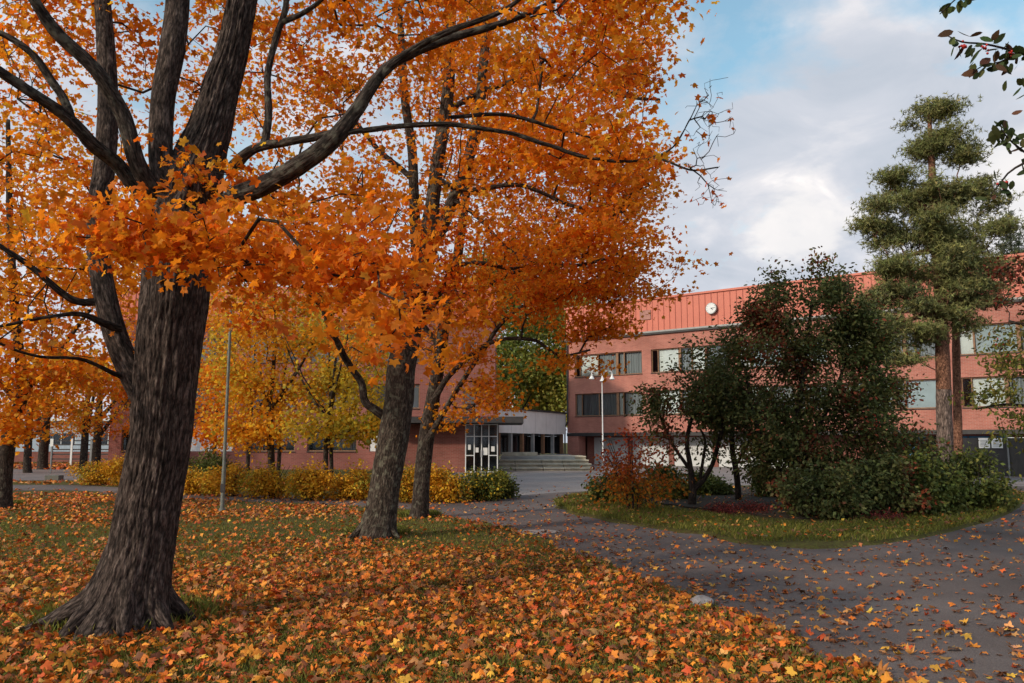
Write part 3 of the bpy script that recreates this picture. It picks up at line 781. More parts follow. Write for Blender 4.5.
pr = MB(); pr.box(0, -.05, 9.66, WL, 4.5, 11.9, 0); x = .2
while x < WL: pr.box(x, -.085, 9.7, x + .03, -.052, 11.9, 1); x += .5
pr.build('roof_band', [M_SHEET, M_SEAM], Wg)
for i, x in enumerate(wb):
    if i % 3 == 1:
        MB().box(x + .02, .05, 1.16, x + 3.18, .12, 2.74).build('white_panel', M_WHITE, Wg)
    else: window(Wg, x, x + 3.2, 1.15, 2.75, [(.07, 1.55, 'dark'), (1.65, 3.13, ('curtain', 'dark', 'half')[i % 3])])
    window(Wg, x, x + 3.2, 3.9, 5.5, [(.07, 1.55, 'curtain'), (1.65, 3.13, 'blind')])
    window(Wg, x, x + 3.2, 6.9, 8.5, [(.07, 1.55, 'blind'), (1.65, 3.13, 'curtain')])
for s in sw: window(Wg, s[0], s[1], s[2], s[3], [(.07, .83, 'half')], fr=M_GREYM)
# porch (local coordinates of the wing)
px0, px1, pd = -7.5 - WX, -.85 - WX, 5.0
dx0 = px1 - 1.85
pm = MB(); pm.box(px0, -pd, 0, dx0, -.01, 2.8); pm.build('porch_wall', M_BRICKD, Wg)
MB().box(px0 - .2, -pd - 1.5, 2.83, px1 + 1.5, -.02, 3.18).build('canopy', M_DARKM, Wg)
MB().box(dx0 + .02, -pd + .4, 0.02, px1, -.3, 2.8).build('porch_interior', M_ROOM, Wg)
df = MB(); y = -pd
dw = px1 - dx0
for a in (0, .27, .5, .73, 1): df.box(dx0 + dw * a - .028, y - .03, 0, dx0 + dw * a + .028, y + .03, 2.8)
for z in (.0, 2.05, 2.74): df.box(dx0, y - .028, z, px1, y + .028, z + .05)
df.box(dx0, y - .025, .95, dx0 + dw * .27, y + .025, 1.0); df.box(dx0 + dw * .73, y - .025, .95, px1, y + .025, 1.0)
dfo = df.build('entrance_door', M_WHITE, Wg)
MB().poly([(dx0, y + .04, 0), (px1, y + .04, 0), (px1, y + .04, 2.8), (dx0, y + .04, 2.8)]).build('pane', M_GLASS, dfo)
for a, z, w, h in ((.12, 1.3, .16, .3), (.36, 1.15, .18, .28), (.62, 1.0, .26, .42), (.86, 1.2, .2, .3)):
    MB().box(dx0 + dw * a - w / 2, y - .045, z, dx0 + dw * a + w / 2, y - .035, z + h).build('notice', M_PAPER, dfo)
for a in (.47, .53): MB().cyl((dx0 + dw * a, y - .09, .9), (dx0 + dw * a, y - .09, 1.3), .015, n=8).build('handle', M_GREYM, dfo)
# --- link building
K = empty('link_building', (-.9, 52.2, 0), math.atan2(.904, .427), 'low link building with plain white fascia above a dark colonnade', 'building')
KL = 12.0
fm = MB(); fm.box(0, 0, 2.35, KL, .25, 3.92); fm.build('fascia', M_PANEL, K)
jm = MB()
for q in range(1, 6): jm.box(q * 2.0, -.004, 2.36, q * 2.0 + .02, -.001, 3.9)
jm.build('joint', M_CONC, K)
MB().box(-.1, -.1, 3.925, KL + .1, 8, 4.05).build('roof', M_DARKM, K)
MB().box(0, .255, 2.2, KL, 8, 2.345).build('soffit', M_ROOM, K)
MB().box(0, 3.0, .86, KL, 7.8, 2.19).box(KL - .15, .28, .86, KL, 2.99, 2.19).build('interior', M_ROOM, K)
for q in range(7):
    MB().box(.25 + q * 1.85, .05, .86, .45 + q * 1.85, .27, 2.34).build('column', M_CONC if q % 2 else M_WOOD, K)
gl = MB()
for q in range(10): gl.box(.1 + q * 1.3, 1.5, .86, .16 + q * 1.3, 1.56, 2.19)
go = gl.build('window', M_DARKM, K); MB().poly([(0, 1.57, .86), (KL, 1.57, .86), (KL, 1.57, 2.19), (0, 1.57, 2.19)]).build('pane', M_GLASS, go)
# --- stone steps and terrace
S = empty('stone_steps', (1.8, 49, 0), 0, 'wide weathered stone steps leading up to the low white link building', 'steps')
for i in range(4):
    st = MB(); y0 = i * 1.25; e = .0
    n = 5; xs = [-2.9 + (i * .12), -1.6, 0.1, 1.4, 3.0 - i * .05 + .2]
    for a, b in zip(xs[:-1], xs[1:]):
        st.box(a, y0 - .1, .21 * (i + 1) - .09, b - .015, y0 + 1.3 if i < 3 else y0 + 3.5, .21 * (i + 1)); st.box(a + .01, y0, .21 * i, b - .03, y0 + .3, .21 * (i + 1) - .093)
    st.build('step', M_STONE, S, bevel=.02)
MB().box(-2.5, 4.6, .845, -.1, 4.95, 1.08).build('kerb_block', M_STONE, S, bevel=.02)
t = MB(); t.prism([(-.75, 52.55), (4.1, 52.55), (4.3, 58.5), (4.15, 62.6), (3.2, 61.5)], .0, .83); tag(t.build('terrace', M_CONC), kind='structure')
# --- pale low pavilion across the side road
Pv = empty('pavilion', (-52, 72, 0), 0, 'low blue-grey clad pavilion across the side road under the yellow maples', 'building')
pl = MB(); pops = [(2 + i * 4.2, 4.6 + i * 4.2, 1.5, 2.6) for i in range(7)]
wallgrid(pl, 0, 32, .9, 3.6, pops, rev=.15); pl.poly([(32, 0, .9), (32, 8, .9), (32, 8, 3.6), (32, 0, 3.6)]); pl.build('wall', M_BGREY, Pv)
MB().box(0, -.02, 0, 32, 8, .88).build('plinth', M_BRICKD, Pv)
MB().box(-.3, -.5, 3.62, 32.3, 8.3, 3.85).build('roof', M_WHITE, Pv)
MB().box(.2, 1, .9, 31.8, 7.8, 3.5).build('interior', M_ROOM, Pv)
for a, b, c, d in pops:
    f = MB(); f.box(a, .04, c, b, .1, c + .06); f.box(a, .04, d - .06, b, .1, d); f.box(a, .04, c + .06, a + .06, .1, d - .06); f.box(b - .06, .04, c + .06, b, .1, d - .06); f.box((a + b) / 2 - .03, .04, c + .06, (a + b) / 2 + .03, .1, d - .06)
    w = f.build('window', M_WHITE, Pv); MB().poly([(a, .12, c), (b, .12, c), (b, .12, d), (a, .12, d)]).build('pane', M_GLASS, w)
# --- dark railing fence in front of it
x0 = at(52, 440, 60)[0]; x1 = at(112, 440, 60)[0]
R_ = empty('railing_fence', (x0, 60, 0), 0, 'dark horizontal railing fence with pale posts in front of the blue-grey pavilion', 'fence')
rl = MB()
for z in (.45, .8, 1.15, 1.5, 1.8): rl.box(0, 0, z, x1 - x0, .05, z + .09)
rl.build('rail', M_DARKM, R_)
for q in range(4): MB().box(q * 1.45, -.06, 0, q * 1.45 + .14, -.003, 2.0).build('post', M_WHITE if q % 2 else M_GREYM, R_)

# ================================================================== STREET FURNITURE
LP = empty('street_lamp', (6.2, 55, 0), .15, 'tall white street lamp with three bell-shaped heads before the brick facade', 'street lamp')
MB().cyl((0, 0, 0), (0, 0, 3), .06, .045).cyl((0, 0, 3), (0, 0, 6.6), .042, .032).build('pole', M_WHITE, LP)
MB().cyl((0, 0, 0), (0, 0, .5), .11, .10).build('base', M_GREYM, LP)
ar = MB()
for s in (-1, 1):
    pr_ = [(0, 6.56), (.15 * s, 6.6), (.6 * s, 6.6), (.7 * s, 6.56), (.72 * s, 6.45)]
    for a, b in zip(pr_[:-1], pr_[1:]): ar.cyl((a[0], 0, a[1]), (b[0], 0, b[1]), .028, n=8)
ar.build('arm', M_WHITE, LP)
for s in (-1, 0, 1):
    x = .72 * s; z = 6.45 if s else 6.3; yy_ = 0 if s else -.12
    h = MB(); prof = [(.03, 0), (.05, -.1), (.08, -.2), (.16, -.34), (.2, -.4)]
    for (r0, z0), (r1, z1) in zip(prof[:-1], prof[1:]): h.cyl((x, yy_, z + z0), (x, yy_, z + z1), r0, r1, 16)
    ho = h.build('lamp_head', M_WHITE, LP); MB().cyl((x, yy_, z - .402), (x, yy_, z - .45), .13, .09, 16).build('bulb_cover', M_PANEL, ho)
b0 = gnd(222, 513)
PO = empty('metal_pole', tuple(b0), 0, 'thin grey-green metal pole on the lawn just right of the biggest trunk', 'pole')
MB().cyl((0, 0, 0), (0, 0, 1.1), .052, .048, 16).cyl((0, 0, 1.1), (0, 0, 5.2), .042, .032, 16).build('pole', M_POLE, PO, smooth=False)
MB().cyl((0, 0, 0), (0, 0, .12), .085, .075, 16).build('collar', M_POLE, PO)
MB().box(-.05, -.052, .5, .05, -.04, .72).build('hatch', M_DARKM, PO)
MB().cyl((0, 0, 5.2), (0, 0, 5.26), .05, .02, 16).build('cap', M_DARKM, PO)
b0 = gnd(50, 480)
SGN = empty('sign_post', tuple(b0), 0, 'slim signpost with a small pale plate in a square concrete foot by the side road', 'post')
MB().box(-.15, -.2, 0, .5, .25, .22).build('foot', surf('old_concrete', (.13, .12, .1), .9), SGN, bevel=.02)
MB().cyl((0, 0, .28), (0, 0, 2.0), .025, n=8).build('pole', M_GREYM, SGN)
MB().box(-.09, -.04, 1.55, .05, -.028, 1.9).build('plate', M_PAPER, SGN)
# dark screened bin enclosure with two notices
ex = at(955, 442, 40.); EN = empty('screen_fence', (ex[0], 40, 0), 0, 'dark slatted screen round the bin yard beside the pine, with two white notices', 'fence')
def screen(pa, pb, n):
    s = MB(); pa = Vector(pa); pb = Vector(pb); L_ = (pb - pa).length; d = (pb - pa) / L_; nrm = Vector((-d.y, d.x))
    for i in range(n):
        a = pa + d * (L_ * i / n); b = pa + d * (L_ * (i + .965) / n)
        s.prism([tuple(a), tuple(b), tuple(b + nrm * .03), tuple(a + nrm * .03)], .06, 1.95 if i % 2 else 1.955)
    return s
screen((-.15, 0), (2.55, 0), 22).build('panel', M_DARKM, EN); screen((2.62, .05), (4.6, -2.2), 22).build('panel', M_DARKM, EN)
for x, y in ((-.25, 0), (2.58, 0), (4.65, -2.25)): MB().box(x - .04, y - .04, 0, x + .04, y + .04, 2.1).build('post', M_GREYM, EN)
for x in (1.15, 1.78):
    q = MB().box(x, -.045, 1.45, x + .55, -.035, 1.95).build('notice', M_PAPER, EN)
    ln = MB()
    for r in range(5): ln.box(x + .07, -.049, 1.54 + r * .07, x + .48 - .06 * (r % 3), -.0455, 1.56 + r * .07)
    ln.build('print', M_INK, q)
wd = at(1017, 442, 44); w_ = empty('white_door_panel', (wd[0], 44, 0), -.5, 'upright white panel standing right of the dark screen fence', 'panel')
MB().box(-.45, 0, .1, .45, .06, 2.0).build('board', M_WHITE, w_); MB().box(-.5, -.02, 0, -.453, .08, 2.1).box(.453, -.02, 0, .5, .08, 2.1).build('frame', M_GREYM, w_)
kb = gnd(1000, 466); tag(MB().box(kb[0] - 3, 52, 0.0, kb[0] + 14, 52.3, .35).build('kerb', M_CONC), kind='structure')
# stones
def rock(px, py, s, label, seed):
    import bmesh
    bm = bmesh.new(); bmesh.ops.create_icosphere(bm, subdivisions=4, radius=1)
    P = np.array([v.co[:] for v in bm.verts]); f = fbm(P * 1.3 + 5, seed, 4); f2 = fbm(P * 5 + 5, seed + 3, 3)
    P = P * (.7 + .6 * f + .06 * f2)[:, None] * np.array(s)
    for v, p in zip(bm.verts, P): v.co = p
    me = bpy.data.meshes.new('rock'); bm.to_mesh(me); bm.free(); me.polygons.foreach_set('use_smooth', [True] * len(me.polygons))
    o = link('rock', me, surf('rock', (.32, .28, .27), .85, .25, 18, bump=.5)); g_ = gnd(px, py); o.location = (g_[0], g_[1], s[2] * .3); tag(o, label, 'rock')
rock(702, 605, (.125, .1, .075), 'pale rounded stone on the path edge among the leaves', 3)
rock(765, 540, (.16, .1, .07), 'small grey stone on the grassy rim of the shrub island', 8)
# ================================================================== TREES
def T(pts, Y, ws=.88): return trace(pts, Y, ws)
# --- maple 1, the nearest
Y1 = 7.9
trunk1 = T([(126, 640, 112), (127, 622, 104), (131, 600, 88), (136, 575, 78), (141, 550, 75), (149, 500, 72), (158, 450, 70), (163, 400, 72), (168, 350, 75), (174, 300, 80), (182, 240, 84), (190, 190, 80), (199, 160, 64), (210, 130, 54), (221, 90, 46), (230, 60, 42), (239, 20, 39), (246, -30, 36), (250, -120, 28), (262, -260, 16), (268, -380, 5)], Y1, .85)
base1 = trunk1[0][0].copy(); base1[2] = 0
# the lower end of the trace sits just under the ground
sub1 = [
 T([(182, 235, 34, 7.8), (170, 195, 30, 7.7), (161, 160, 27, 7.7), (163, 100, 27, 7.7), (172, 50, 29, 7.7), (178, -10, 27, 7.8), (176, -120, 20, 7.9), (160, -260, 8, 8)], Y1),
 T([(160, 440, 12, 7.9), (146, 405, 26, 7.9), (132, 375, 27, 7.9), (119, 345, 26, 7.95), (108, 308, 25, 8.0), (99, 260, 24, 8.1), (97, 215, 24, 8.2), (104, 170, 24, 8.3), (108, 110, 23, 8.4), (106, 50, 21, 8.5), (100, -30, 17, 8.6), (90, -150, 8, 8.6)], Y1),
]
limb1 = [
 T([(168, 215, 26, 7.9), (143, 167, 21, 7.5), (117, 107, 20, 7.3), (90, 67, 17, 7.1), (53, 27, 16, 6.9), (25, -10, 13, 6.7), (-30, -60, 8, 6.4)], Y1),
 T([(160, 215, 20, 7.9), (123, 166, 18, 7.6), (90, 143, 18, 7.3), (67, 120, 16, 7.1), (40, 97, 14, 6.9), (0, 70, 13, 6.7), (-60, 40, 9, 6.4)], Y1),
 T([(70, 122, 12, 7.1), (58, 90, 11, 7.1), (33, 57, 10, 7.0), (0, 32, 8, 6.9), (-50, 10, 6, 6.8)], Y1),
 T([(124, 380, 9, 7.9), (110, 375, 6, 7.7), (77, 360, 5, 7.4), (40, 354, 4, 7.0), (0, 338, 3.5, 6.8)], Y1),
 T([(118, 330, 11, 7.9), (100, 322, 9, 7.7), (80, 314, 7, 7.5), (50, 316, 5, 7.2), (0, 325, 4, 6.9)], Y1),
 T([(102, 300, 10, 8.0), (80, 300, 9, 7.9), (62, 291, 9, 7.8), (33, 267, 8, 7.6), (0, 242, 6, 7.4), (-40, 215, 4, 7.3)], Y1),
 # the dark limb sweeping right
 T([(205, 220, 20, 7.7), (238, 196, 25, 7.3), (265, 185, 24, 7.1), (300, 165, 23, 6.9), (335, 138, 22, 6.8), (358, 108, 18, 6.8), (375, 80, 15, 6.8), (395, 62, 13, 6.9), (440, 42, 12, 7.0), (500, 24, 9, 7.1), (555, 0, 7, 7.2), (600, -40, 4, 7.3)], Y1),
 T([(372, 84, 10, 6.8), (400, 57, 9, 6.8), (445, 33, 9, 6.8), (500, 12, 7, 6.8), (530, -10, 5, 6.9)], Y1),
 T([(335, 138, 12, 6.8), (352, 131, 8, 6.8), (395, 126, 7.5, 6.9), (450, 124, 7, 7.0), (500, 131, 6, 7.1), (545, 143, 6, 7.2), (585, 157, 5, 7.3), (640, 160, 4, 7.4), (672, 148, 3, 7.5), (690, 120, 2.2, 7.6), (700, 100, 1.5, 7.6)], Y1),
 T([(450, 118, 5, 7.2), (500, 116, 4.5, 7.4), (550, 128, 4, 7.5), (590, 138, 2.5, 7.6)], Y1),
 T([(655, 156, 3, 7.45), (690, 168, 2.4, 7.5), (720, 166, 1.6, 7.6)], Y1),
 T([(232, 168, 16, 7.7), (252, 150, 13, 7.6), (285, 142, 11, 7.5), (320, 137, 10, 7.3), (345, 128, 8, 7.2)], Y1),
 T([(263, 148, 11, 7.6), (270, 115, 10, 7.7), (267, 80, 9, 7.8), (277, 35, 9, 7.9), (285, 8, 8, 7.9), (290, -40, 6, 8), (300, -120, 4, 8)], Y1),
 T([(283, 22, 7, 7.9), (305, 12, 6, 7.8), (325, -4, 5, 7.7), (350, -40, 3, 7.6)], Y1)
]
def c1(n, P):
    c = col_orange(n, P); r = col_red_orange(n, P); near = np.clip((7.0 - P[:, 1]) / 1.5, 0, 1) * np.clip((4.6 - P[:, 2]) / 1.2, 0, 1)
    near *= .3; return c * (1 - near[:, None]) + r * near[:, None]
bl1 = [blob(190, 232, 5.9, 120, 38, .8, 52), blob(100, 240, 6.3, 70, 30, .8, 20), blob(270, 252, 5.8, 75, 42, .8, 28), blob(345, 262, 5.6, 60, 40, .6, 22), blob(402, 325, 4.7, 26, 34, .3, 8), blob(385, 240, 5.8, 50, 30, .5, 7),
       blob(40, 200, 9.4, 90, 60, 1.6, 42), blob(50, 60, 9.6, 110, 80, 1.6, 60), blob(60, 290, 8.6, 90, 40, 1.2, 24), blob(20, 350, 7.4, 60, 40, 1, 12),
       blob(190, 60, 9.6, 130, 70, 1.6, 60), blob(330, 60, 9.4, 90, 70, 1.3, 42), blob(450, 20, 8.6, 100, 50, 1.2, 40), blob(560, 70, 7.8, 80, 55, 1.2, 45), blob(560, 25, 8, 90, 45, 1.2, 40), blob(625, 28, 8, 50, 45, .9, 24), blob(600, 150, 7.6, 50, 28, .7, 18),
       blob(300, 185, 8.2, 90, 45, 1.2, 30), blob(500, 150, 7.8, 70, 32, .8, 20),
       blob(250, -150, 8, 420, 110, 3, 170), blob(-120, 80, 7, 110, 200, 2.5, 60)]
leaf1 = dict(col=c1, s0=.042, s1=.085, mat=M_MAPLE, tpl=LEAF_HI, up=.5, bend=.35)
root1, paths1, tg1 = make_tree('maple_tree', 'nearest and thickest maple with deeply furrowed leaning trunk and orange leaves', 'maple tree', base1, [trunk1] + sub1, limb1, bl1, leaf1,
    'orange maples on the lawn', bark=M_BARK1, sides=230, seg=.022, limb_disp=bark_disp(.007, 5, 7), disp=bark_disp(.022, 10, 2.6, flare(.42, 5, 2.6, .22)), bf=.3, roots=rootset(base1, .36, [(188, .62, .13), (232, .34, .11), (292, .30, .10), (338, .34, .10), (30, .3, .1), (110, .35, .11)]), zmin=3.3, per=20, spread=.22, flat=.34, eper=.35, tip=.0045, mainlimb_sides=28)
# bare twigs at the end of the long limb
def twigtips(cx, cy, Y, rx, ry, n): return sample_blobs([blob(cx, cy, Y, rx, ry, .35, n)], .5)
tw = Tubes(); P_, R_2 = smooth_path(*limb1[8], .15)
tt = np.vstack([twigtips(710, 112, 7.6, 32, 42, 110), twigtips(706, 178, 7.5, 30, 36, 70)])
ch, inn = grow([(P_[-14:], R_2[-14:]), limb1[10]], tt, base1, .25, .12, 0, 1e9, .0022, .2)
for P, R in ch: tw.add(P - base1, R, 4, cap=False)
tw.build('twigs', M_TWIG, root1)
sel = tt[rng.random(len(tt)) < .24]; LPn = sel + rng.normal(0, .02, sel.shape)
leafmesh('end_leaves', LPn - base1, rng.uniform(.04, .065, len(sel)), col_red_orange(len(sel), LPn), M_MAPLE, root1, LEAF_HI, .2)

# --- maple 2
Y2 = 15.0
trunk2 = T([(377, 545, 46), (378, 533, 42), (381, 515, 37), (386, 480, 35), (393, 440, 36), (399, 400, 34), (401, 370, 33), (407, 340, 31), (412, 305, 29), (420, 270, 28), (428, 240, 27), (433, 200, 17), (438, 160, 16), (446, 110, 16), (450, 60, 14), (452, 0, 11), (455, -80, 6)], Y2)
base2 = trunk2[0][0].copy(); base2[2] = 0
sub2 = [T([(425, 262, 14), (441, 228, 15), (455, 195, 14), (468, 160, 14), (479, 110, 13), (484, 60, 11), (490, 0, 8), (500, -60, 4)], Y2),
        T([(421, 275, 13), (416, 240, 13), (414, 195, 12), (412, 150, 11), (405, 100, 10), (402, 50, 9), (398, -10, 6)], 15.3)]
limb2 = [T([(384, 416, 11), (375, 408, 10), (366, 400, 9), (359, 378, 8), (348, 360, 8, 14.8), (340, 342, 7.5, 14.5), (328, 318, 7, 14.2), (310, 296, 6, 13.8), (285, 275, 5, 13.4), (255, 268, 4, 13)], Y2),
         T([(322, 310, 5, 14.2), (318, 290, 4.5, 14.2), (312, 262, 4, 14.2), (300, 240, 3, 14)], Y2),
         T([(418, 320, 12), (430, 308, 9), (440, 292, 8), (455, 268, 6), (480, 262, 5), (510, 268, 4), (540, 262, 3)], 14.8),
         T([(402, 365, 8), (385, 340, 6), (368, 300, 5), (355, 260, 4), (340, 220, 3)], 15.3),
         T([(440, 180, 8), (470, 190, 6), (520, 185, 5), (570, 205, 4), (620, 215, 3)], 14.6),
         T([(447, 110, 7), (500, 85, 6), (560, 75, 5), (620, 95, 4), (660, 100, 3)], 15),
         T([(455, 200, 6), (480, 220, 5), (520, 255, 4), (580, 265, 4), (640, 245, 2.5)], 14.8),
         T([(412, 180, 7), (380, 150, 6), (340, 110, 5), (300, 90, 3)], 15.4)]
bl2 = [blob(420, 40, 15.5, 110, 80, 2.2, 110), blob(530, 60, 15, 110, 90, 2.2, 150), blob(605, 70, 15, 55, 75, 1.6, 90), blob(628, 165, 14.6, 42, 45, 1.2, 60), blob(560, 180, 14.6, 90, 60, 1.8, 130), blob(590, 242, 14.6, 52, 36, 1.3, 85),
       blob(500, 250, 14, 90, 45, 1.5, 95), blob(385, 295, 13.4, 60, 40, 1.2, 34), blob(460, 305, 14.2, 34, 34, 1, 26), blob(320, 170, 14.6, 90, 100, 2, 120), blob(300, 290, 13.6, 80, 45, 1.2, 55), blob(250, 100, 15.5, 70, 110, 2, 60), blob(450, 160, 15.5, 80, 70, 1.6, 50),
       blob(460, -90, 15, 220, 70, 3, 90), blob(660, 300, 14.6, 16, 14, .4, 5), blob(678, 262, 14.6, 8, 6, .2, 3), blob(355, 240, 15, 60, 60, 1.4, 40)]
leaf2 = dict(col=col_orange, s0=.05, s1=.095, mat=M_MAPLE, tpl=LEAF_MID, up=.5)
make_tree('maple_tree', 'middle-distance maple with grey forked trunk, second of the lawn maples from the left', 'maple tree', base2, [trunk2] + sub2, limb2, bl2, leaf2,
    'orange maples on the lawn', bark=M_BARK2, sides=48, seg=.06, disp=bark_disp(.012, 7, 3, flare(.35, 4, 1.0, .2)), roots=rootset(base2, .27, [(200, .35, .09), (260, .2, .08), (330, .3, .08), (60, .3, .08)]), zmin=3.0, per=25, spread=.28, flat=.28, eper=.3, tip=.0055, mainlimb_sides=10)
# --- maple 3
Y3 = 18.9
trunk3 = T([(419, 522, 22), (420, 512, 20), (422, 480, 19), (426, 440, 19), (431, 410, 17), (437, 375, 15), (442, 340, 14), (447, 310, 13), (455, 270, 12), (463, 220, 11), (470, 160, 9), (478, 90, 7), (485, 20, 4)], Y3)
base3 = trunk3[0][0].copy(); base3[2] = 0
limb3 = [T([(427, 440, 8), (445, 410, 6), (460, 385, 6), (480, 355, 5), (500, 325, 5), (520, 308, 4), (545, 298, 3)], 18.4),
         T([(434, 400, 8), (450, 375, 6), (490, 343, 5), (530, 340, 4), (560, 355, 3), (590, 350, 2.5)], 18),
         T([(440, 345, 7), (420, 320, 6), (400, 290, 4), (380, 262, 3)], 19.4), T([(449, 300, 7), (480, 290, 6), (520, 270, 5), (570, 270, 4), (620, 260, 3)], 18.6)]
bl3 = [blob(465, 365, 18.4, 40, 34, 1.3, 42), blob(545, 315, 18, 50, 26, 1.3, 50), blob(600, 322, 18, 40, 24, 1.1, 34), blob(615, 278, 18, 36, 30, 1.2, 85), blob(520, 280, 18.5, 80, 45, 2, 100), blob(450, 300, 18.8, 60, 60, 1.6, 60),
       blob(570, 230, 18.8, 80, 60, 2, 90), blob(500, 170, 19, 100, 80, 2, 90), blob(605, 190, 18.6, 42, 50, 1.4, 45), blob(500, 400, 17.8, 24, 12, .6, 10), blob(562, 365, 18, 20, 14, .7, 9), blob(460, 420, 18.6, 26, 18, .8, 10), blob(400, 330, 19.8, 50, 60, 1.5, 44), blob(480, 60, 19, 110, 70, 2.4, 60), blob(595, 368, 18, 12, 10, .4, 4)]
def c3(n, P):
    lo = np.clip((5.2 - P[:, 2]) / 2.5, 0, 1)[:, None] * np.clip((1.6 - P[:, 0]) / 1.2, .0, 1)[:, None]
    return col_gold(n, P) * lo + col_orange(n, P) * (1 - lo)
make_tree('maple_tree', 'slimmer dark-trunked maple just behind the forked one, branches reaching to the brick facade', 'maple tree', base3, [trunk3], limb3, bl3, dict(col=c3, s0=.055, s1=.10, mat=M_MAPLE, tpl=LEAF_MID, up=.5),
    'orange maples on the lawn', bark=M_BARKL, sides=28, seg=.08, disp=bark_disp(.008, 6, 3, flare(.3, 4, .3, .2)), zmin=2.6, per=26, spread=.30, flat=.28, eper=.25, tip=.0065)
# --- maple 4 at the left edge
Y4 = 21.5
trunk4 = T([(2, 512, 24), (3, 500, 19), (5, 470, 17), (9, 440, 16), (16, 415, 15), (22, 395, 13), (20, 360, 11), (14, 300, 10), (10, 220, 8), (8, 120, 5)], Y4)
base4 = trunk4[0][0].copy(); base4[2] = 0
limb4 = [T([(21, 398, 8), (35, 380, 6), (60, 350, 5), (90, 310, 4)], 21), T([(18, 405, 7), (-10, 370, 6), (-50, 330, 4)], 21.5)]
bl4 = [blob(30, 330, 21, 90, 50, 2.4, 120), blob(70, 390, 20.5, 60, 34, 1.6, 60), blob(10, 400, 20.5, 45, 38, 1.6, 45), blob(20, 240, 21.5, 110, 70, 3, 120), blob(100, 280, 21.5, 60, 60, 2, 60), blob(30, 120, 21.5, 130, 90, 3, 110), blob(-90, 300, 21, 80, 110, 2.5, 60)]
make_tree('maple_tree', 'golden-orange maple at the far left edge of the lawn', 'maple tree', base4, [trunk4], limb4, bl4, dict(col=col_gold, s0=.07, s1=.12, mat=M_MAPLE, tpl=LEAF_LO, up=.5),
    'orange maples on the lawn', bark=M_BARKL, sides=24, seg=.1, disp=bark_disp(.008, 6, 3, flare(.3, 4, .3, .2)), zmin=2.4, per=28, spread=.33, flat=.5, eper=.3)
def col_gold2(n, P): return palette(n, [(.84, .40, .03), (.86, .50, .05), (.80, .30, .02), (.66, .48, .06)], (3, 3, 2, 1.6), .2, P, .5, 9)
# --- maples across the path
def far_tree(px, Y, w, crown, label, cols, n, lean=0, name='maple_tree', s=(.09, .15), zmin=1.9, top=None, bark=M_BARKL, group='maples behind the hedge', spread=.4, per=28, cat='maple tree', forks=2):
    b = at(px, 442, Y); b[2] = 0; r = w / 2 * Y / F
    tz = top or 8.0
    zs = np.array([-.1, .5, 2, 3.6, tz * .6, tz * .8, tz]); lx = lean * np.array([0, .02, .12, .3, .6, .8, 1.])
    P = np.c_[b[0] + lx + rng.normal(0, .05, 7), np.full(7, Y) + rng.normal(0, .05, 7), zs]; R = r * np.array([1.25, 1.05, .95, .85, .6, .4, .15])
    lim = []
    for k in range(forks):
        a = rng.uniform(0, 6.28); z0 = rng.uniform(1.8, 3.2)
        q = np.array([b[0] + lean * .15, Y, z0]); d = np.array([math.cos(a) * .9, math.sin(a) * .6, 1.0])
        lim.append((np.array([q, q + d * .8, q + d * 1.8 + [0, 0, .3], q + d * 2.8 + [0, 0, .9]]), r * np.array([.6, .45, .3, .12])))
    make_tree(name, label, cat, b, [(P, R)], lim, crown, dict(col=cols, s0=s[0], s1=s[1], mat=M_MAPLE, tpl=LEAF_LO, up=.4), group, bark=bark, sides=12, seg=.3, zmin=zmin, per=per, spread=spread, flat=.6, eper=.25, gseg=.6, tip=.006)
far_tree(270, 33, 7, [blob(275, 425, 33, 34, 12, 1.4, 30), blob(235, 432, 33, 30, 10, 1.4, 22), blob(262, 350, 33, 50, 45, 2.2, 90), blob(240, 405, 32.5, 36, 28, 1.5, 45), blob(290, 400, 33, 40, 30, 1.6, 30), blob(250, 280, 33, 60, 50, 2.4, 50)], 'orange and gold maple behind the hedge, just right of the thin metal pole', col_gold2, 1)
far_tree(278, 35, 4, [blob(310, 330, 35, 40, 40, 2, 50), blob(285, 300, 35, 50, 40, 2, 40)], 'thin-stemmed yellow maple close beside the orange one behind the hedge', col_yelgreen, 1, .4)
far_tree(326, 31.5, 5, [blob(375, 428, 31, 16, 10, .8, 16), blob(345, 432, 31, 22, 8, .8, 16), blob(335, 385, 31.5, 40, 34, 1.6, 55), blob(365, 420, 31.5, 30, 26, 1.2, 32), blob(320, 420, 31, 30, 20, 1.1, 22), blob(345, 340, 32, 40, 30, 1.5, 30)], 'yellow-green young maple with several thin stems behind the hedge', col_yelgreen, 1, .5, forks=4)
far_tree(333, 32.0, 4, [blob(350, 370, 32, 30, 40, 1.4, 30), blob(380, 345, 32, 30, 30, 1.4, 22)], 'small yellow-green maple nearest the forked grey trunk', col_yelgreen, 1, -.3)
far_tree(250, 36, 4, [blob(212, 432, 36, 22, 10, 1.2, 20), blob(222, 360, 36, 34, 50, 2, 55), blob(215, 415, 36, 26, 22, 1.6, 26)], 'slender orange maple seen between big trunk and metal pole', col_orange, 1)
far_tree(215, 42, 4, [blob(205, 400, 42, 30, 32, 2, 30), blob(215, 340, 42, 40, 40, 2, 40)], 'far orange maple in front of the brick wing beyond the pole', col_gold, 1)
far_tree(28, 46, 7, [blob(20, 390, 46, 50, 38, 3, 80), blob(10, 420, 45, 40, 18, 2, 30)], 'yellow maple across the side road, leftmost of its row', col_gold, 1, group='maples across the side road')
far_tree(44, 52, 9, [blob(50, 428, 52, 30, 10, 2, 24), blob(60, 380, 52, 50, 45, 3, 80)], 'thick-trunked yellow maple across the side road', col_gold, 1, group='maples across the side road')
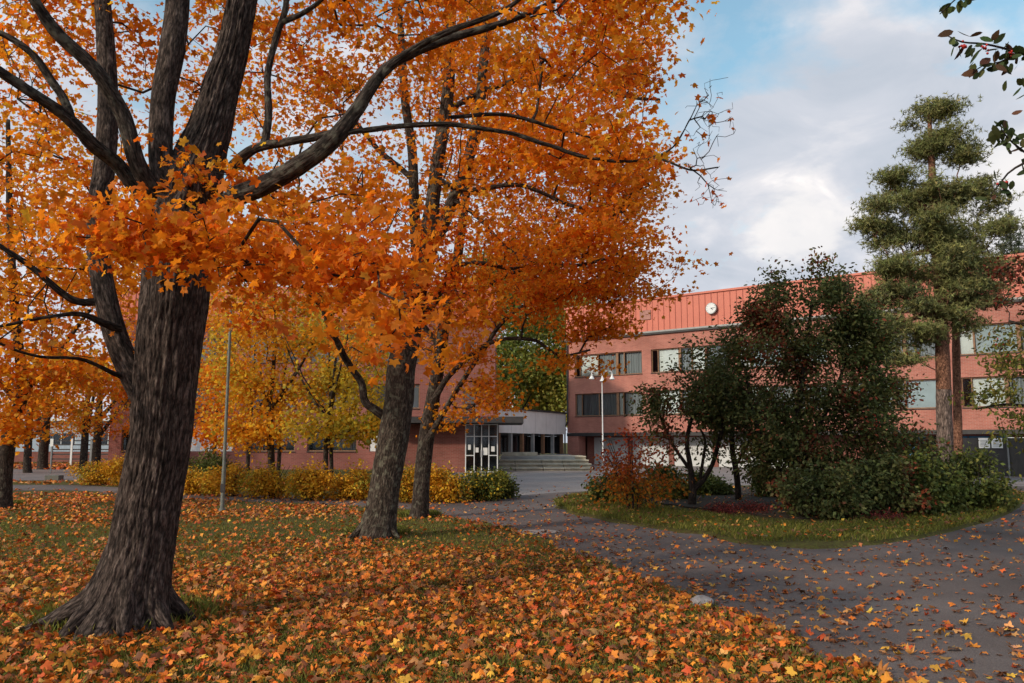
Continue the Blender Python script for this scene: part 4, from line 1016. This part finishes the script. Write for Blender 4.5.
far_tree(85, 48, 7, [blob(90, 385, 48, 45, 38, 3, 70), blob(75, 420, 47, 30, 16, 2, 22)], 'golden maple before the railing fence across the side road', col_gold, 1, group='maples across the side road')
far_tree(97, 50, 8, [blob(112, 428, 50, 24, 10, 2, 22), blob(120, 360, 50, 50, 55, 3, 80)], 'dark-trunked orange maple at right end of the row across the side road', col_orange, 1, group='maples across the side road')
# --- deciduous trees behind the link building
def behind(px, Y, crowns, label, cols, name='birch_tree', n=1):
    far_tree(px, Y, 7, crowns, label, cols, n, 0, name, (.17, .3), 2.0, 9, M_BARKS, 'trees behind the link building', .8, 60, name.replace('_', ' '))
def cgreen(n, P): return palette(n, [(.20, .25, .07), (.30, .33, .09), (.42, .42, .10), (.12, .16, .06)], (3, 3, 2, 2), .25, P, .25, 7)
def cyel(n, P): return palette(n, [(.52, .50, .13), (.40, .42, .11), (.58, .50, .12), (.26, .30, .08)], (3, 3, 1.5, 1.5), .25, P, .25, 8)
behind(505, 76, [blob(500, 385, 76, 30, 50, 3, 150), blob(498, 300, 76, 30, 50, 3, 90)], 'green tree behind the link building, next to the brick wing', cgreen)
behind(535, 82, [blob(535, 378, 82, 30, 46, 3, 160), blob(530, 300, 82, 34, 40, 3, 90)], 'yellowing birch behind middle of the link building', cyel)
behind(560, 78, [blob(560, 392, 78, 28, 36, 3, 130), blob(562, 330, 78, 28, 45, 3, 100)], 'pale yellow-green birch behind the link building beside the long facade', cyel)
behind(470, 86, [blob(470, 320, 86, 40, 60, 4, 90), blob(600, 330, 86, 30, 40, 4, 50)], 'tall dark green tree farthest behind the link building', cgreen)

# --- shrubs
def bush(px, py, w, h, label, cols, name='shrub', group=None, n=90, per=26, s=(.05, .09), cat='shrub', tpl=LEAF_DIA, mat=M_GREEN, spread=.14, up=.4, xtra=()):
    b = gnd(px, py); Y = b[1]; k = Y / F
    W2, H2 = w * k / 2, h * k
    st = []
    for i in range(7):
        a = rng.uniform(0, 6.28); r_ = rng.uniform(.15, .8)
        P = np.array([[b[0] + .08 * math.cos(a), b[1] + .08 * math.sin(a), -.03], [b[0] + W2 * r_ * .5 * math.cos(a), b[1] + W2 * r_ * .4 * math.sin(a), H2 * .45], [b[0] + W2 * r_ * math.cos(a), b[1] + W2 * r_ * .8 * math.sin(a), H2 * .85]])
        st.append((P, np.array([.018, .012, .006])))
    bl = []
    for i in range(4):
        a = rng.uniform(0, 6.28); f = rng.uniform(.1, .5)
        c = np.array([b[0] + W2 * f * math.cos(a), b[1] + W2 * .7 * f * math.sin(a), H2 * rng.uniform(.42, .55)])
        bl.append((c, np.array([W2 * rng.uniform(.55, .75), W2 * rng.uniform(.5, .7), H2 * rng.uniform(.36, .45)]), n // 4))
    bl.append((np.array([b[0], b[1], H2 * .3]), np.array([W2 * .9, W2 * .7, H2 * .25]), n // 3))
    root, _, tg = make_tree(name, label, cat, b, st, [], bl, dict(col=cols, s0=s[0], s1=s[1], mat=mat, tpl=tpl, up=up), group, bark=M_BARKS, limbbark=M_BARKS, sides=6, seg=.2,
        bf=.3, gseg=.25, zmin=.02, tip=.003, parts=('stems', 'branches', 'leaves'), per=per, spread=spread, flat=.8, eper=.35, twigsides=4)
    return root
def ch_y(n, P): return palette(n, [(.62, .30, .02), (.66, .38, .03), (.50, .20, .02), (.30, .24, .03)], (3, 3, 2, 1.5), .2, P, 1.6, 11)
def ch_yg(n, P): return palette(n, [(.22, .20, .03), (.12, .14, .03), (.5, .32, .03), (.08, .10, .025)], (3, 3, 2, 2), .2, P, 1.6, 12)
def ch_g(n, P): return palette(n, [(.09, .11, .03), (.13, .15, .038), (.19, .19, .045), (.06, .075, .024)], (3, 3, 1.5, 2), .22, P, 1.4, 13)
GH = 'hedge shrubs along the path'
hed = [(196, 494, 40, 30, ch_y, 'orange-yellow hedge shrub half hidden by the big leaning trunk'), (232, 496, 52, 34, ch_y, 'bright yellow hedge shrub behind the thin metal pole'),
       (272, 498, 58, 37, ch_y, 'full golden hedge shrub below the brick wing, second right of the pole'), (312, 500, 56, 34, ch_y, 'golden hedge shrub beneath the young yellow-green maples'),
       (350, 500, 54, 34, ch_y, 'golden hedge shrub immediately left of the forked maple trunk'), (405, 502, 40, 36, ch_y, 'yellow hedge shrub seen between the two right lawn trunks'),
       (445, 502, 54, 37, ch_y, 'yellow-green hedge shrub just right of the slim dark trunk'), (478, 500, 50, 34, ch_yg, 'greener hedge shrub before the entrance porch'), (501, 498, 32, 26, ch_g, 'low dark green shrub ending the hedge at the yard')]
for a in hed: bush(a[0], a[1], a[2], a[3], a[5], a[4], 'hedge_shrub', GH, 110, 24, (.07, .12))
bush(92, 485, 44, 22, 'small yellow shrub left of the big trunk beyond the path', ch_y, 'hedge_shrub', GH, 80, 26, (.07, .11))
bush(120, 486, 36, 30, 'taller golden shrub just left of the big trunk beyond the path', ch_y, 'hedge_shrub', GH, 80, 26, (.07, .11))
bush(215, 484, 62, 34, 'dark green rounded evergreen shrub behind the yellow hedge', ch_g, 'evergreen_shrub', None, 110, 30, (.08, .12))
# --- shrub island
def ch_dg(n, P):
    c = palette(n, [(.085, .10, .034), (.12, .13, .045), (.17, .16, .055), (.14, .07, .035), (.26, .06, .03)], (4, 4, 2.4, 1.1, .7), .25, P, 1.2, 15); return c
def ch_red(n, P):
    lo = np.clip((P[:, 2] - .5) / 1.0 + rng.normal(0, .15, n), 0, 1)[:, None]
    return palette(n, [(.66, .20, .025), (.45, .27, .04), (.70, .30, .03), (.20, .19, .045)], (3, 2, 2, 2), .22) * (1 - lo) + palette(n, [(.50, .075, .035), (.60, .14, .04), (.36, .06, .035)], None, .25) * lo
def ico(P, r, name, mat, parent, origin):
    ph = (1 + 5 ** .5) / 2; v = np.array([(-1, ph, 0), (1, ph, 0), (-1, -ph, 0), (1, -ph, 0), (0, -1, ph), (0, 1, ph), (0, -1, -ph), (0, 1, -ph), (ph, 0, -1), (ph, 0, 1), (-ph, 0, -1), (-ph, 0, 1)]); v /= np.linalg.norm(v[0])
    f = np.array([(0,11,5),(0,5,1),(0,1,7),(0,7,10),(0,10,11),(1,5,9),(5,11,4),(11,10,2),(10,7,6),(7,1,8),(3,9,4),(3,4,2),(3,2,6),(3,6,8),(3,8,9),(4,9,5),(2,4,11),(6,2,10),(8,6,7),(9,8,1)])
    n = len(P); V = (P[:, None] - origin + v[None] * np.asarray(r).reshape(-1, 1, 1)).reshape(-1, 3)
    return link(name, npmesh(name, V, [(f[None] + (np.arange(n) * 12)[:, None, None]).reshape(-1, 3)], smooth=True), mat, parent)
def berries(tg, n, per, rad, root, base, spread=.06):
    c = tg[rng.choice(len(tg), min(n, len(tg)), replace=False)]; P = np.repeat(c, per, 0) + rng.normal(0, spread, (len(c) * per, 3))
    ico(P, np.full(len(P), rad) * rng.uniform(.8, 1.15, len(P)), 'berries', M_BERRY, root, base)
def isl_tree(px, py, stems, limbs, bl, label, cols, name, cat, per=22, s=(.07, .12), tpl=LEAF_OVAL, spread=.2, zmin=.7, nb=0, grp='berry trees on the island'):
    b = gnd(px, py)
    root, _, tg = make_tree(name, label, cat, b, stems, limbs, bl, dict(col=cols, s0=s[0], s1=s[1], mat=M_GREEN, tpl=tpl, up=.35, bend=.15), grp, bark=M_BARKS, limbbark=M_BARKS, sides=12, seg=.12,
        bf=.3, gseg=.25, zmin=zmin, tip=.003, per=per, spread=spread, flat=.8, eper=.3, twigsides=4)
    if nb: berries(tg, nb, 7, .016, root, b)
    return root
yb = gnd(790, 512)[1]
isl_tree(790, 512, [T([(790, 516, 13), (791, 500, 11), (792, 470, 10), (794, 440, 8), (800, 400, 7), (806, 350, 5), (812, 300, 3)], yb), T([(790, 470, 6), (806, 450, 6), (822, 420, 5), (840, 380, 4), (850, 330, 2.5)], yb), T([(791, 485, 6), (770, 455, 5), (755, 420, 4), (745, 370, 3)], yb)], [],
    [blob(812, 320, yb, 42, 34, 1.0, 60), blob(775, 350, yb, 50, 42, 1.1, 80), blob(835, 370, yb, 55, 45, 1.1, 85), blob(790, 410, yb, 75, 45, 1.4, 120), blob(845, 440, yb, 60, 40, 1.2, 80), blob(735, 385, yb, 40, 36, .9, 42), blob(830, 290, yb, 16, 22, .4, 9), blob(788, 300, yb, 20, 24, .4, 12), blob(730, 345, yb, 22, 26, .5, 10), blob(870, 395, yb, 42, 40, .9, 40), blob(810, 470, yb, 70, 30, 1.0, 60), blob(885, 440, yb, 42, 50, .9, 64), blob(885, 372, yb, 36, 36, .8, 46), blob(778, 315, yb, 34, 26, .7, 34), blob(850, 335, yb, 34, 30, .8, 36), blob(775, 440, yb, 40, 30, .8, 36), blob(880, 480, yb, 44, 26, .8, 36), blob(820, 272, yb, 5, 14, .15, 5), blob(775, 278, yb, 6, 14, .15, 5), blob(752, 320, yb, 8, 12, .2, 5), blob(842, 290, yb, 14, 8, .2, 6), blob(700, 350, yb, 14, 10, .3, 5), blob(858, 315, yb, 20, 18, .4, 8)],
    'largest dark green berry tree, tall and broad in middle of the island', ch_dg, 'berry_tree', 'berry tree', nb=120, per=50)
yb = gnd(738, 504)[1]
isl_tree(738, 504, [T([(738, 508, 8), (738, 490, 7), (736, 470, 7), (732, 445, 6), (735, 410, 4), (742, 380, 3)], yb), T([(736, 465, 4), (750, 440, 4), (765, 410, 3), (775, 385, 2)], yb)], [],
    [blob(735, 400, yb, 36, 34, .9, 60), blob(760, 420, yb, 26, 28, .8, 30), blob(708, 410, yb, 28, 28, .8, 34), blob(745, 440, yb, 36, 10, .8, 12)], 'slim straight-stemmed berry tree between the small forked one and the largest', ch_dg, 'berry_tree', 'berry tree', nb=30, per=48)
yb = gnd(693, 509)[1]
isl_tree(693, 509, [T([(692, 513, 10), (692, 500, 9), (693, 490, 8), (690, 465, 6), (687, 440, 5), (694, 410, 4), (700, 385, 2.5)], yb), T([(693, 490, 7), (703, 480, 6), (712, 465, 5), (718, 445, 5), (724, 420, 3.5), (728, 395, 2)], yb), T([(692, 472, 5), (683, 460, 4), (673, 445, 3.5), (664, 425, 3), (655, 400, 2)], yb), T([(700, 478, 4), (703, 460, 3.5), (705, 440, 3), (698, 425, 2)], yb)], [],
    [blob(690, 400, yb, 44, 22, .9, 55), blob(660, 415, yb, 22, 20, .6, 22), blob(715, 395, yb, 28, 22, .8, 30), blob(650, 398, yb, 14, 12, .4, 7), blob(712, 440, yb, 14, 22, .4, 8), blob(664, 440, yb, 14, 14, .4, 6), blob(690, 375, yb, 30, 12, .5, 12)],
    'small dark berry tree with low forked trunk, leftmost on the island', ch_dg, 'berry_tree', 'berry tree', nb=20, per=34)
def ibush(px, py, w, h, label, cols, name='green_shrub', n=110, per=34, s=(.08, .13), group='green shrubs on the island', **kw): return bush(px, py, w, h, label, cols, name, group, n, per, s, **kw)
ibush(634, 514, 92, 84, 'red and orange autumn shrub at left tip of the island', ch_red, 'red_shrub', 130, 13, (.07, .12), None, mat=M_MAPLE, spread=.16)
ibush(612, 506, 60, 34, 'low green shrub under the red one at the island tip', ch_g)
ibush(665, 502, 60, 36, 'mid-green shrub between the red shrub and the small forked tree', ch_g)
ibush(710, 498, 40, 26, 'low green shrub behind the forked berry tree', ch_g)
ibush(775, 500, 44, 34, 'greyish green shrub left of the largest berry tree trunk', ch_g)
ibush(835, 522, 92, 60, 'dark shrub at foot of the largest berry tree, right of its trunk', ch_dg)
ibush(885, 520, 90, 70, 'tall dark shrub filling the gap before the pine', ch_dg)
ibush(930, 517, 94, 70, 'rounded mid-green shrub below the pine trunk', ch_g)
ibush(976, 511, 84, 62, 'rounded lighter green shrub at right tip of the island', ch_g)
ibush(905, 502, 100, 62, 'dark green shrub behind the rounded ones near the pine', ch_g)
def ch_cot(n, P): return palette(n, [(.16, .03, .03), (.25, .05, .04), (.10, .03, .03)], None, .3)
ibush(738, 516, 76, 12, 'low dark red ground shrub under the berry trees', ch_cot, 'creeping_shrub', 80, 30, (.03, .06), None, spread=.1)
ibush(880, 524, 60, 9, 'low brownish red creeping shrub at foot of the dark shrubs', ch_cot, 'creeping_shrub', 60, 26, (.03, .06), None, spread=.1)

# --- pine
def needles(tips, base, root, per, size, cols, spread, name='needles'):
    P = np.repeat(tips, per, 0) + rng.normal(size=(len(tips) * per, 3)) * np.array([spread, spread, spread * .4])
    n = len(P); c = cols(n, P); k = 7
    d = rng.normal(size=(n, k, 3)); d[:, :, 2] += .35; d /= np.linalg.norm(d, axis=2, keepdims=True)
    s = np.cross(d, rng.normal(size=(n, k, 3))); s /= np.linalg.norm(s, axis=2, keepdims=True)
    S = rng.uniform(.7, 1.2, (n, 1, 1)) * size
    A = P[:, None] + s * S * .10; B_ = P[:, None] - s * S * .10; C_ = P[:, None] + d * S
    V = np.stack([A, B_, C_], 2).reshape(-1, 3) - base
    link(name, npmesh(name, V, [np.arange(len(V)).reshape(-1, 3)], col=np.repeat(c, k * 3, 0)), M_NEEDLE, root)
def cpine(n, P): return palette(n, [(.18, .185, .065), (.22, .22, .08), (.28, .26, .095), (.11, .12, .05)], (3, 3, 1.5, 2), .2, P, .8, 17)
def cspruce(n, P): return palette(n, [(.07, .085, .05), (.10, .11, .06), (.05, .06, .04)], None, .2, P, .3, 18)
def conifer(px, Y, trunk, limbs, bl, label, cols, size, per, spread, name='pine_tree', group=None, cat='pine tree', bf=.5, upper=None):
    b = trunk[0][0].copy(); b[2] = 0; root = empty(name, tuple(b), 0, label, cat, group)
    P, R = smooth_path(*trunk, .15); t = Tubes(); zc = 3.7
    if upper:
        k = int(np.searchsorted(P[:, 2], zc)); t.add(P[:k + 1] - b, R[:k + 1], 20, bark_disp(.015, 5, 3)); t.build('trunk', M_BARKP2, root)
        t = Tubes(); t.add(P[k:] - b, R[k:], 20, bark_disp(.01, 5, 3)); t.build('upper_trunk', M_BARKP, root)
    else: t.add(P - b, R, 16, bark_disp(.012, 5, 3)); t.build('trunk', M_BARKP, root)
    br = Tubes(); al = [(P, R)]
    for l in limbs: q = smooth_path(*l, .2); br.add(q[0] - b, q[1], 8); al.append(q)
    if bl:
        tg = sample_blobs(bl, .45); ch, inn = grow(al, tg, b, bf, .4, 3.5, 1e9, .008, .08)
        for p, r in ch: br.add(p - b, r, 5, cap=False)
        br.build('branches', M_BARKP, root); needles(tg, b, root, per, size, cols, spread)
    return root
YP = 32.0
tp = T([(945, 480, 20), (945, 455, 18), (944, 400, 17), (942, 340, 15), (940, 290, 13), (936, 240, 12), (933, 190, 10), (931, 150, 7), (929, 110, 4)], YP)
lp = [T([(934, 215, 6), (915, 200, 4), (895, 190, 3), (880, 200, 2)], YP), T([(937, 250, 7), (910, 255, 5), (885, 265, 3)], YP), T([(933, 190, 6), (960, 185, 4), (980, 190, 2)], YP), T([(938, 260, 7), (965, 250, 5), (990, 255, 3)], YP), T([(941, 310, 7), (915, 318, 5), (885, 330, 3)], YP), T([(941, 300, 7), (965, 300, 5), (985, 310, 3)], YP)]
bp_ = [blob(932, 118, YP, 22, 20, .8, 42), blob(925, 150, YP, 24, 15, .9, 36), blob(950, 140, YP, 24, 18, .8, 38), blob(960, 160, YP, 20, 10, .7, 20), blob(905, 178, YP, 18, 14, .8, 30), blob(888, 210, YP, 26, 17, 1.0, 52), blob(925, 198, YP, 22, 14, 1.1, 36), blob(955, 195, YP, 28, 18, 1.1, 52), blob(980, 190, YP, 14, 14, .8, 20), blob(890, 240, YP, 24, 12, 1.1, 34), blob(930, 235, YP, 34, 16, 1.4, 60), blob(970, 232, YP, 30, 22, 1.3, 60), blob(900, 268, YP, 26, 14, 1.2, 42), blob(940, 275, YP, 34, 14, 1.5, 52), blob(925, 215, YP - .8, 24, 10, .8, 22), blob(950, 252, YP - .9, 34, 11, .8, 30), blob(960, 287, YP - .7, 26, 9, 1., 20), blob(992, 205, YP, 12, 10, .8, 12), blob(870, 226, YP, 14, 8, .7, 12), blob(898, 290, YP, 20, 9, .8, 18), blob(978, 268, YP, 26, 18, 1.2, 48), blob(985, 298, YP, 20, 12, 1.0, 24), blob(955, 305, YP, 28, 12, 1.3, 38), blob(912, 300, YP, 30, 12, 1.3, 42), blob(885, 325, YP, 30, 18, 1.3, 50), blob(870, 300, YP, 14, 10, .8, 14), blob(915, 335, YP, 24, 12, 1.2, 28), blob(965, 325, YP, 16, 10, .9, 14), blob(905, 355, YP, 22, 10, 1, 18), blob(870, 350, YP, 24, 18, 1, 26)]
conifer(945, YP, tp, lp, bp_, 'tall Scots pine with orange upper trunk and cloud-like green crown', cpine, .16, 32, .3, upper=True)
bp_ = [(c, r * np.array([1.04, 1.05, 1.0]), int(n * 1.15)) for c, r, n in bp_]
bp_ += [blob(928, 165, YP, 14, 10, .7, 16), blob(935, 205, YP, 18, 10, .9, 18), blob(895, 300, YP, 30, 16, 1.2, 30), blob(975, 300, YP, 26, 18, 1.1, 26)]
tp2 = T([(958, 478, 12), (958, 440, 10), (957, 390, 9), (956, 350, 9), (955, 320, 7), (954, 290, 5)], 34)
conifer(958, 34, tp2, [], [blob(958, 300, 34, 22, 14, 1, 24), blob(940, 310, 34.5, 24, 14, 1, 20)], 'thinner pinkish pine trunk close behind right of the tall pine', cpine, .17, 20, .24)
# spruces beyond the building at right
for px, top, Y, lb in ((1008, 205, 92, 'grey-green spruce tip rising behind the roof, left of the pair'), (1032, 215, 96, 'distant spruce behind the roof cut by the right edge')):
    a = at(px, top, Y); h = a[2]; P = np.array([[a[0], Y, -.2], [a[0], Y, h * .5], [a[0], Y, h]]); R = np.array([.35, .22, .03])
    tips = []
    for i in range(420):
        u = rng.random() ** .6; z = h * (1 - u * .75); r = (.25 + 4.2 * u) * rng.uniform(.4, 1) ; an = rng.uniform(0, 6.28)
        tips.append([a[0] + r * math.cos(an), Y + r * math.sin(an), z - r * .25])
    tips = np.array(tips); b = np.array([a[0], Y, 0.]); root = empty('spruce_tree', tuple(b), 0, lb, 'spruce tree', 'spruces behind the roof')
    t = Tubes(); t.add(*[q if i else q - b for i, q in enumerate((P, R))], 10); t.build('trunk', M_BARKS, root); needles(tips, b, root, 16, .42, cspruce, .38)
# --- berry tree whose branches hang in from the right, close to the camera
bN = np.array([4.6, 5.2, 0.])
nt_ = (np.array([[4.6, 5.2, -.1], [4.62, 5.15, 1.2], [4.5, 5.1, 2.4], [4.4, 5.0, 3.6], [4.3, 4.9, 4.8]]), np.array([.13, .10, .085, .05, .02]))
def H3(pts): return trace(pts, 4.6)
tw3 = [H3([(1240, 200, 14), (1150, 130, 9), (1080, 75, 6), (1035, 58, 4), (1010, 50, 3), (985, 44, 2.4), (962, 42, 2), (948, 36, 1.3)]), H3([(1020, 52, 2.4), (1000, 62, 2), (982, 66, 1.6), (972, 74, 1.2)]), H3([(1150, 110, 6), (1060, 20, 4), (1000, -25, 3), (965, -8, 2), (940, 14, 1.2)]),
       H3([(1230, 260, 10), (1120, 190, 6), (1050, 160, 4), (1015, 168, 2.6), (998, 186, 1.6), (990, 196, 1)]), H3([(1035, 160, 3), (1012, 142, 2.2), (1002, 130, 1.4), (1000, 122, 1)])]
rootN = empty('berry_tree', tuple(bN), 0, 'berry tree standing just outside right edge, leafy twigs with red berries hanging into the sky', 'berry tree', None)
tb = Tubes(); q = smooth_path(*nt_, .1); tb.add(q[0] - bN, q[1], 16, bark_disp(.006, 5, 4)); tb.build('trunk', M_BARKS, rootN)
br = Tubes(); al = []
for l in tw3: 
    p, r = smooth_path(*l, .06); br.add(p - bN, r, 7); al.append((p, r))
for p0 in (tw3[0][0][0], tw3[3][0][0], tw3[2][0][0]):
    s = np.array([4.5, 5.1, min(3.4, p0[2] - .3)]); p, r = smooth_path([s, (s + p0) / 2 + [0, 0, .1], p0], [.04, .03, .02], .08); br.add(p - bN, r, 8)
lp_, an_ = [], []
def vis(q): return q
for (p, r), (k0, dens) in zip(al, ((.45, 60), (.1, 22), (.55, 40), (.4, 34), (.2, 26))):
    for i in range(dens):
        t = k0 + (1 - k0) * rng.random(); j = t * (len(p) - 1); a = int(j); q = p[a] + (p[min(a + 1, len(p) - 1)] - p[a]) * (j - a); lp_.append(q + rng.normal(0, .028, 3)); 
crown = sample_blobs([(np.array([5.0, 5.2, 4.6]), np.array([1.2, 1.3, 1.1]), 130)], .5)
ch, inn = grow([q], crown, bN, .3, .25, 1.5, 1e9, .003) if False else grow([smooth_path(*nt_, .1)], crown, bN, .3, .25, 1.5, 1e9, .003)
for P, R in ch: br.add(P - bN, R, 5, cap=False)
br.build('branches', M_BARKS, rootN)
LPn = np.vstack([np.array(lp_), leaf_points(crown, 14, .13, .8)])
leafmesh('leaves', LPn - bN, rng.uniform(.055, .095, len(LPn)), palette(len(LPn), [(.05, .07, .025), (.08, .09, .03), (.10, .05, .03)], (3, 2, 1.2), .25), M_GREEN, rootN, LEAF_OVAL, -.1, bend=.2)
cl = np.array([al[0][0][int(len(al[0][0]) * t)] for t in (.62, .70, .78, .86, .93)] + [al[3][0][-4]])
P = np.repeat(cl, 9, 0) + rng.normal(0, .014, (len(cl) * 9, 3)); P[:, 2] -= .02
ico(P, np.full(len(P), .0085), 'berries', M_BERRY, rootN, bN)
# --- tree reaching in at the right edge, mid distance
bR = at(1075, 442, 14.5); bR[2] = 0
trR = T([(1075, 540, 16), (1072, 480, 14), (1066, 420, 12), (1060, 350, 9), (1058, 280, 6), (1060, 220, 3)], 14.5)
def crt(n, P):
    up_ = np.clip((P[:, 2] - 3.4) / .8, 0, 1)[:, None]; return palette(n, [(.10, .12, .03), (.16, .16, .035), (.22, .18, .04)], None, .25) * (1 - up_) + palette(n, [(.06, .06, .025), (.10, .045, .02), (.16, .03, .02)], None, .25) * up_
rt, _, tgR = make_tree('berry_tree', 'loose green and reddish berry tree cut by the right edge, before the pine', 'berry tree', bR, [trR], [T([(1066, 430, 6), (1040, 410, 4), (1005, 405, 3), (975, 410, 2)], 14.3), T([(1062, 350, 6), (1035, 330, 4), (1010, 320, 3)], 14.3)],
    [blob(1045, 290, 14.3, 36, 44, .9, 70), blob(1002, 345, 14.2, 18, 22, .5, 12), blob(1012, 285, 14.2, 14, 24, .4, 8), blob(1010, 360, 14.2, 22, 22, .6, 14), blob(1050, 350, 14.5, 30, 40, .9, 40), blob(1000, 402, 14, 32, 18, .5, 20), blob(1030, 430, 14, 34, 18, .6, 16), blob(972, 398, 14, 14, 9, .3, 5), blob(1090, 330, 14.6, 40, 90, 1, 60)],
    dict(col=crt, s0=.05, s1=.09, mat=M_GREEN, tpl=LEAF_OVAL, up=.3), None, bark=M_BARKS, limbbark=M_BARKS, sides=12, seg=.12, zmin=1.6, per=20, spread=.14, eper=.3, gseg=.25)
berries(tgR[tgR[:, 2] > 3.2], 26, 8, .014, rt, bR)

# ================================================================== LIGHT
to_sun = Vector((-.78, -.62, 0)).normalized(); EL = math.radians(27)
az = math.atan2(to_sun.x, to_sun.y)
sun = bpy.data.lights.new('Sun', 'SUN'); sun.energy = SUN; sun.angle = math.radians(3.0); sun.color = (1, .86, .70)
so = bpy.data.objects.new('Sun', sun); COL.objects.link(so)
d = -(to_sun * math.cos(EL) + Vector((0, 0, math.sin(EL)))); so.rotation_euler = d.to_track_quat('-Z', 'Y').to_euler()
w = bpy.data.worlds.new('World'); sc.world = w; w.use_nodes = True; nt = w.node_tree; nt.nodes.clear()
out = nt.nodes.new('ShaderNodeOutputWorld'); bg = nt.nodes.new('ShaderNodeBackground'); L(nt, bg.outputs[0], out.inputs[0])
sky = nt.nodes.new('ShaderNodeTexSky'); sky.sky_type = 'NISHITA'; sky.sun_disc = False; sky.sun_elevation = EL; sky.sun_rotation = az % (2 * math.pi)
sky.air_density = 1.2; sky.dust_density = 2.0; sky.ozone_density = 1.0
tc = nt.nodes.new('ShaderNodeTexCoord'); sp = nt.nodes.new('ShaderNodeSeparateXYZ'); L(nt, tc.outputs['Generated'], sp.inputs[0])
def math_(op, a, b):
    n = nt.nodes.new('ShaderNodeMath'); n.operation = op
    for v, s in ((a, n.inputs[0]), (b, n.inputs[1])):
        if isinstance(v, (int, float)): s.default_value = v
        else: L(nt, v, s)
    return n.outputs[0]
zc = math_('ADD', math_('MAXIMUM', sp.outputs[2], 0), .32)
cb = nt.nodes.new('ShaderNodeCombineXYZ'); L(nt, math_('DIVIDE', sp.outputs[0], zc), cb.inputs[0]); L(nt, math_('DIVIDE', sp.outputs[1], zc), cb.inputs[1]); L(nt, math_('MULTIPLY', sp.outputs[2], .8), cb.inputs[2])
def wnoise(scale, det, rough, off, dist=0):
    mp = nt.nodes.new('ShaderNodeMapping'); mp.inputs['Location'].default_value = off; L(nt, cb.outputs[0], mp.inputs[0])
    n = nt.nodes.new('ShaderNodeTexNoise'); n.inputs['Scale'].default_value = scale; n.inputs['Detail'].default_value = det; n.inputs['Roughness'].default_value = rough; n.inputs['Distortion'].default_value = dist
    L(nt, mp.outputs[0], n.inputs['Vector']); return n.outputs[0]
n1 = wnoise(2.6, 9, .56, CLOFF, .4); n2 = wnoise(8, 9, .6, (7, 1, 0), .3)
hz = ramp(nt, sp.outputs[2], [(0, (1, 1, 1)), (.33, (.75, .75, .75)), (.5, (.0, .0, .0))])
fac = math_('ADD', math_('ADD', math_('MULTIPLY', n1, .85), math_('MULTIPLY', n2, .25)), math_('MULTIPLY', hz, .28))
cover = ramp(nt, fac, [(.52, (.08, .08, .08)), (.70, (1, 1, 1))])
shade = ramp(nt, wnoise(4.2, 9, .55, (2.2, 5.1, .4), .5), [(.34, tuple(CLOUD * v for v in (.50, .55, .63))), (.52, tuple(CLOUD * v for v in (.60, .63, .70))), (.66, tuple(CLOUD * v for v in (.78, .77, .80))), (.76, tuple(CLOUD * v for v in (1.1, 1.04, 1.0)))])
pn = wnoise(7, 9, .55, (1, 4, 2), .4)
def puff(px, py, c0, c1):
    d_ = ray(px, py); d_ = d_ / np.linalg.norm(d_); vn = nt.nodes.new('ShaderNodeVectorMath'); vn.operation = 'DOT_PRODUCT'; L(nt, tc.outputs['Generated'], vn.inputs[0]); vn.inputs[1].default_value = tuple(d_)
    v_ = math_('ADD', vn.outputs['Value'], math_('MULTIPLY', math_('SUBTRACT', pn, .5), .008))
    mr = nt.nodes.new('ShaderNodeMapRange'); mr.interpolation_type = 'SMOOTHSTEP'; L(nt, v_, mr.inputs[0]); mr.inputs[1].default_value = c0; mr.inputs[2].default_value = c1; return mr.outputs[0]
for q_ in ((800, 222, .9978, 1.0002), (1015, 205, .9955, 1.0003)):
    k_ = puff(*q_); cover = mix(nt, math_('MULTIPLY', k_, .85), cover, (1, 1, 1)); shade = mix(nt, math_('MULTIPLY', k_, .6), shade, tuple(CLOUD * v for v in (1.0, .95, .91)))
L(nt, mix(nt, cover, mix(nt, 1.0, sky.outputs[0], (1.4, 1.75, 1.6), 'MULTIPLY'), shade), bg.inputs[0]); bg.inputs[1].default_value = SKY
# ================================================================== CAMERA
cam = bpy.data.cameras.new('Camera'); cam.sensor_width = 36; cam.lens = 36 * F / W; cam.clip_end = 3000; cam.clip_start = .05
co = bpy.data.objects.new('Camera', cam); COL.objects.link(co); co.location = (0, 0, EYE); co.rotation_euler = (math.pi / 2 + PITCH, 0, 0); sc.camera = co
vs = sc.view_settings; sc.display_settings.display_device = 'sRGB'; vs.view_transform = 'Standard'; vs.look = 'None'; vs.exposure = EXPO; vs.gamma = 1
sc.cycles.max_bounces = 6; sc.cycles.diffuse_bounces = 4; sc.cycles.glossy_bounces = 2; sc.cycles.transmission_bounces = 3; sc.cycles.transparent_max_bounces = 6
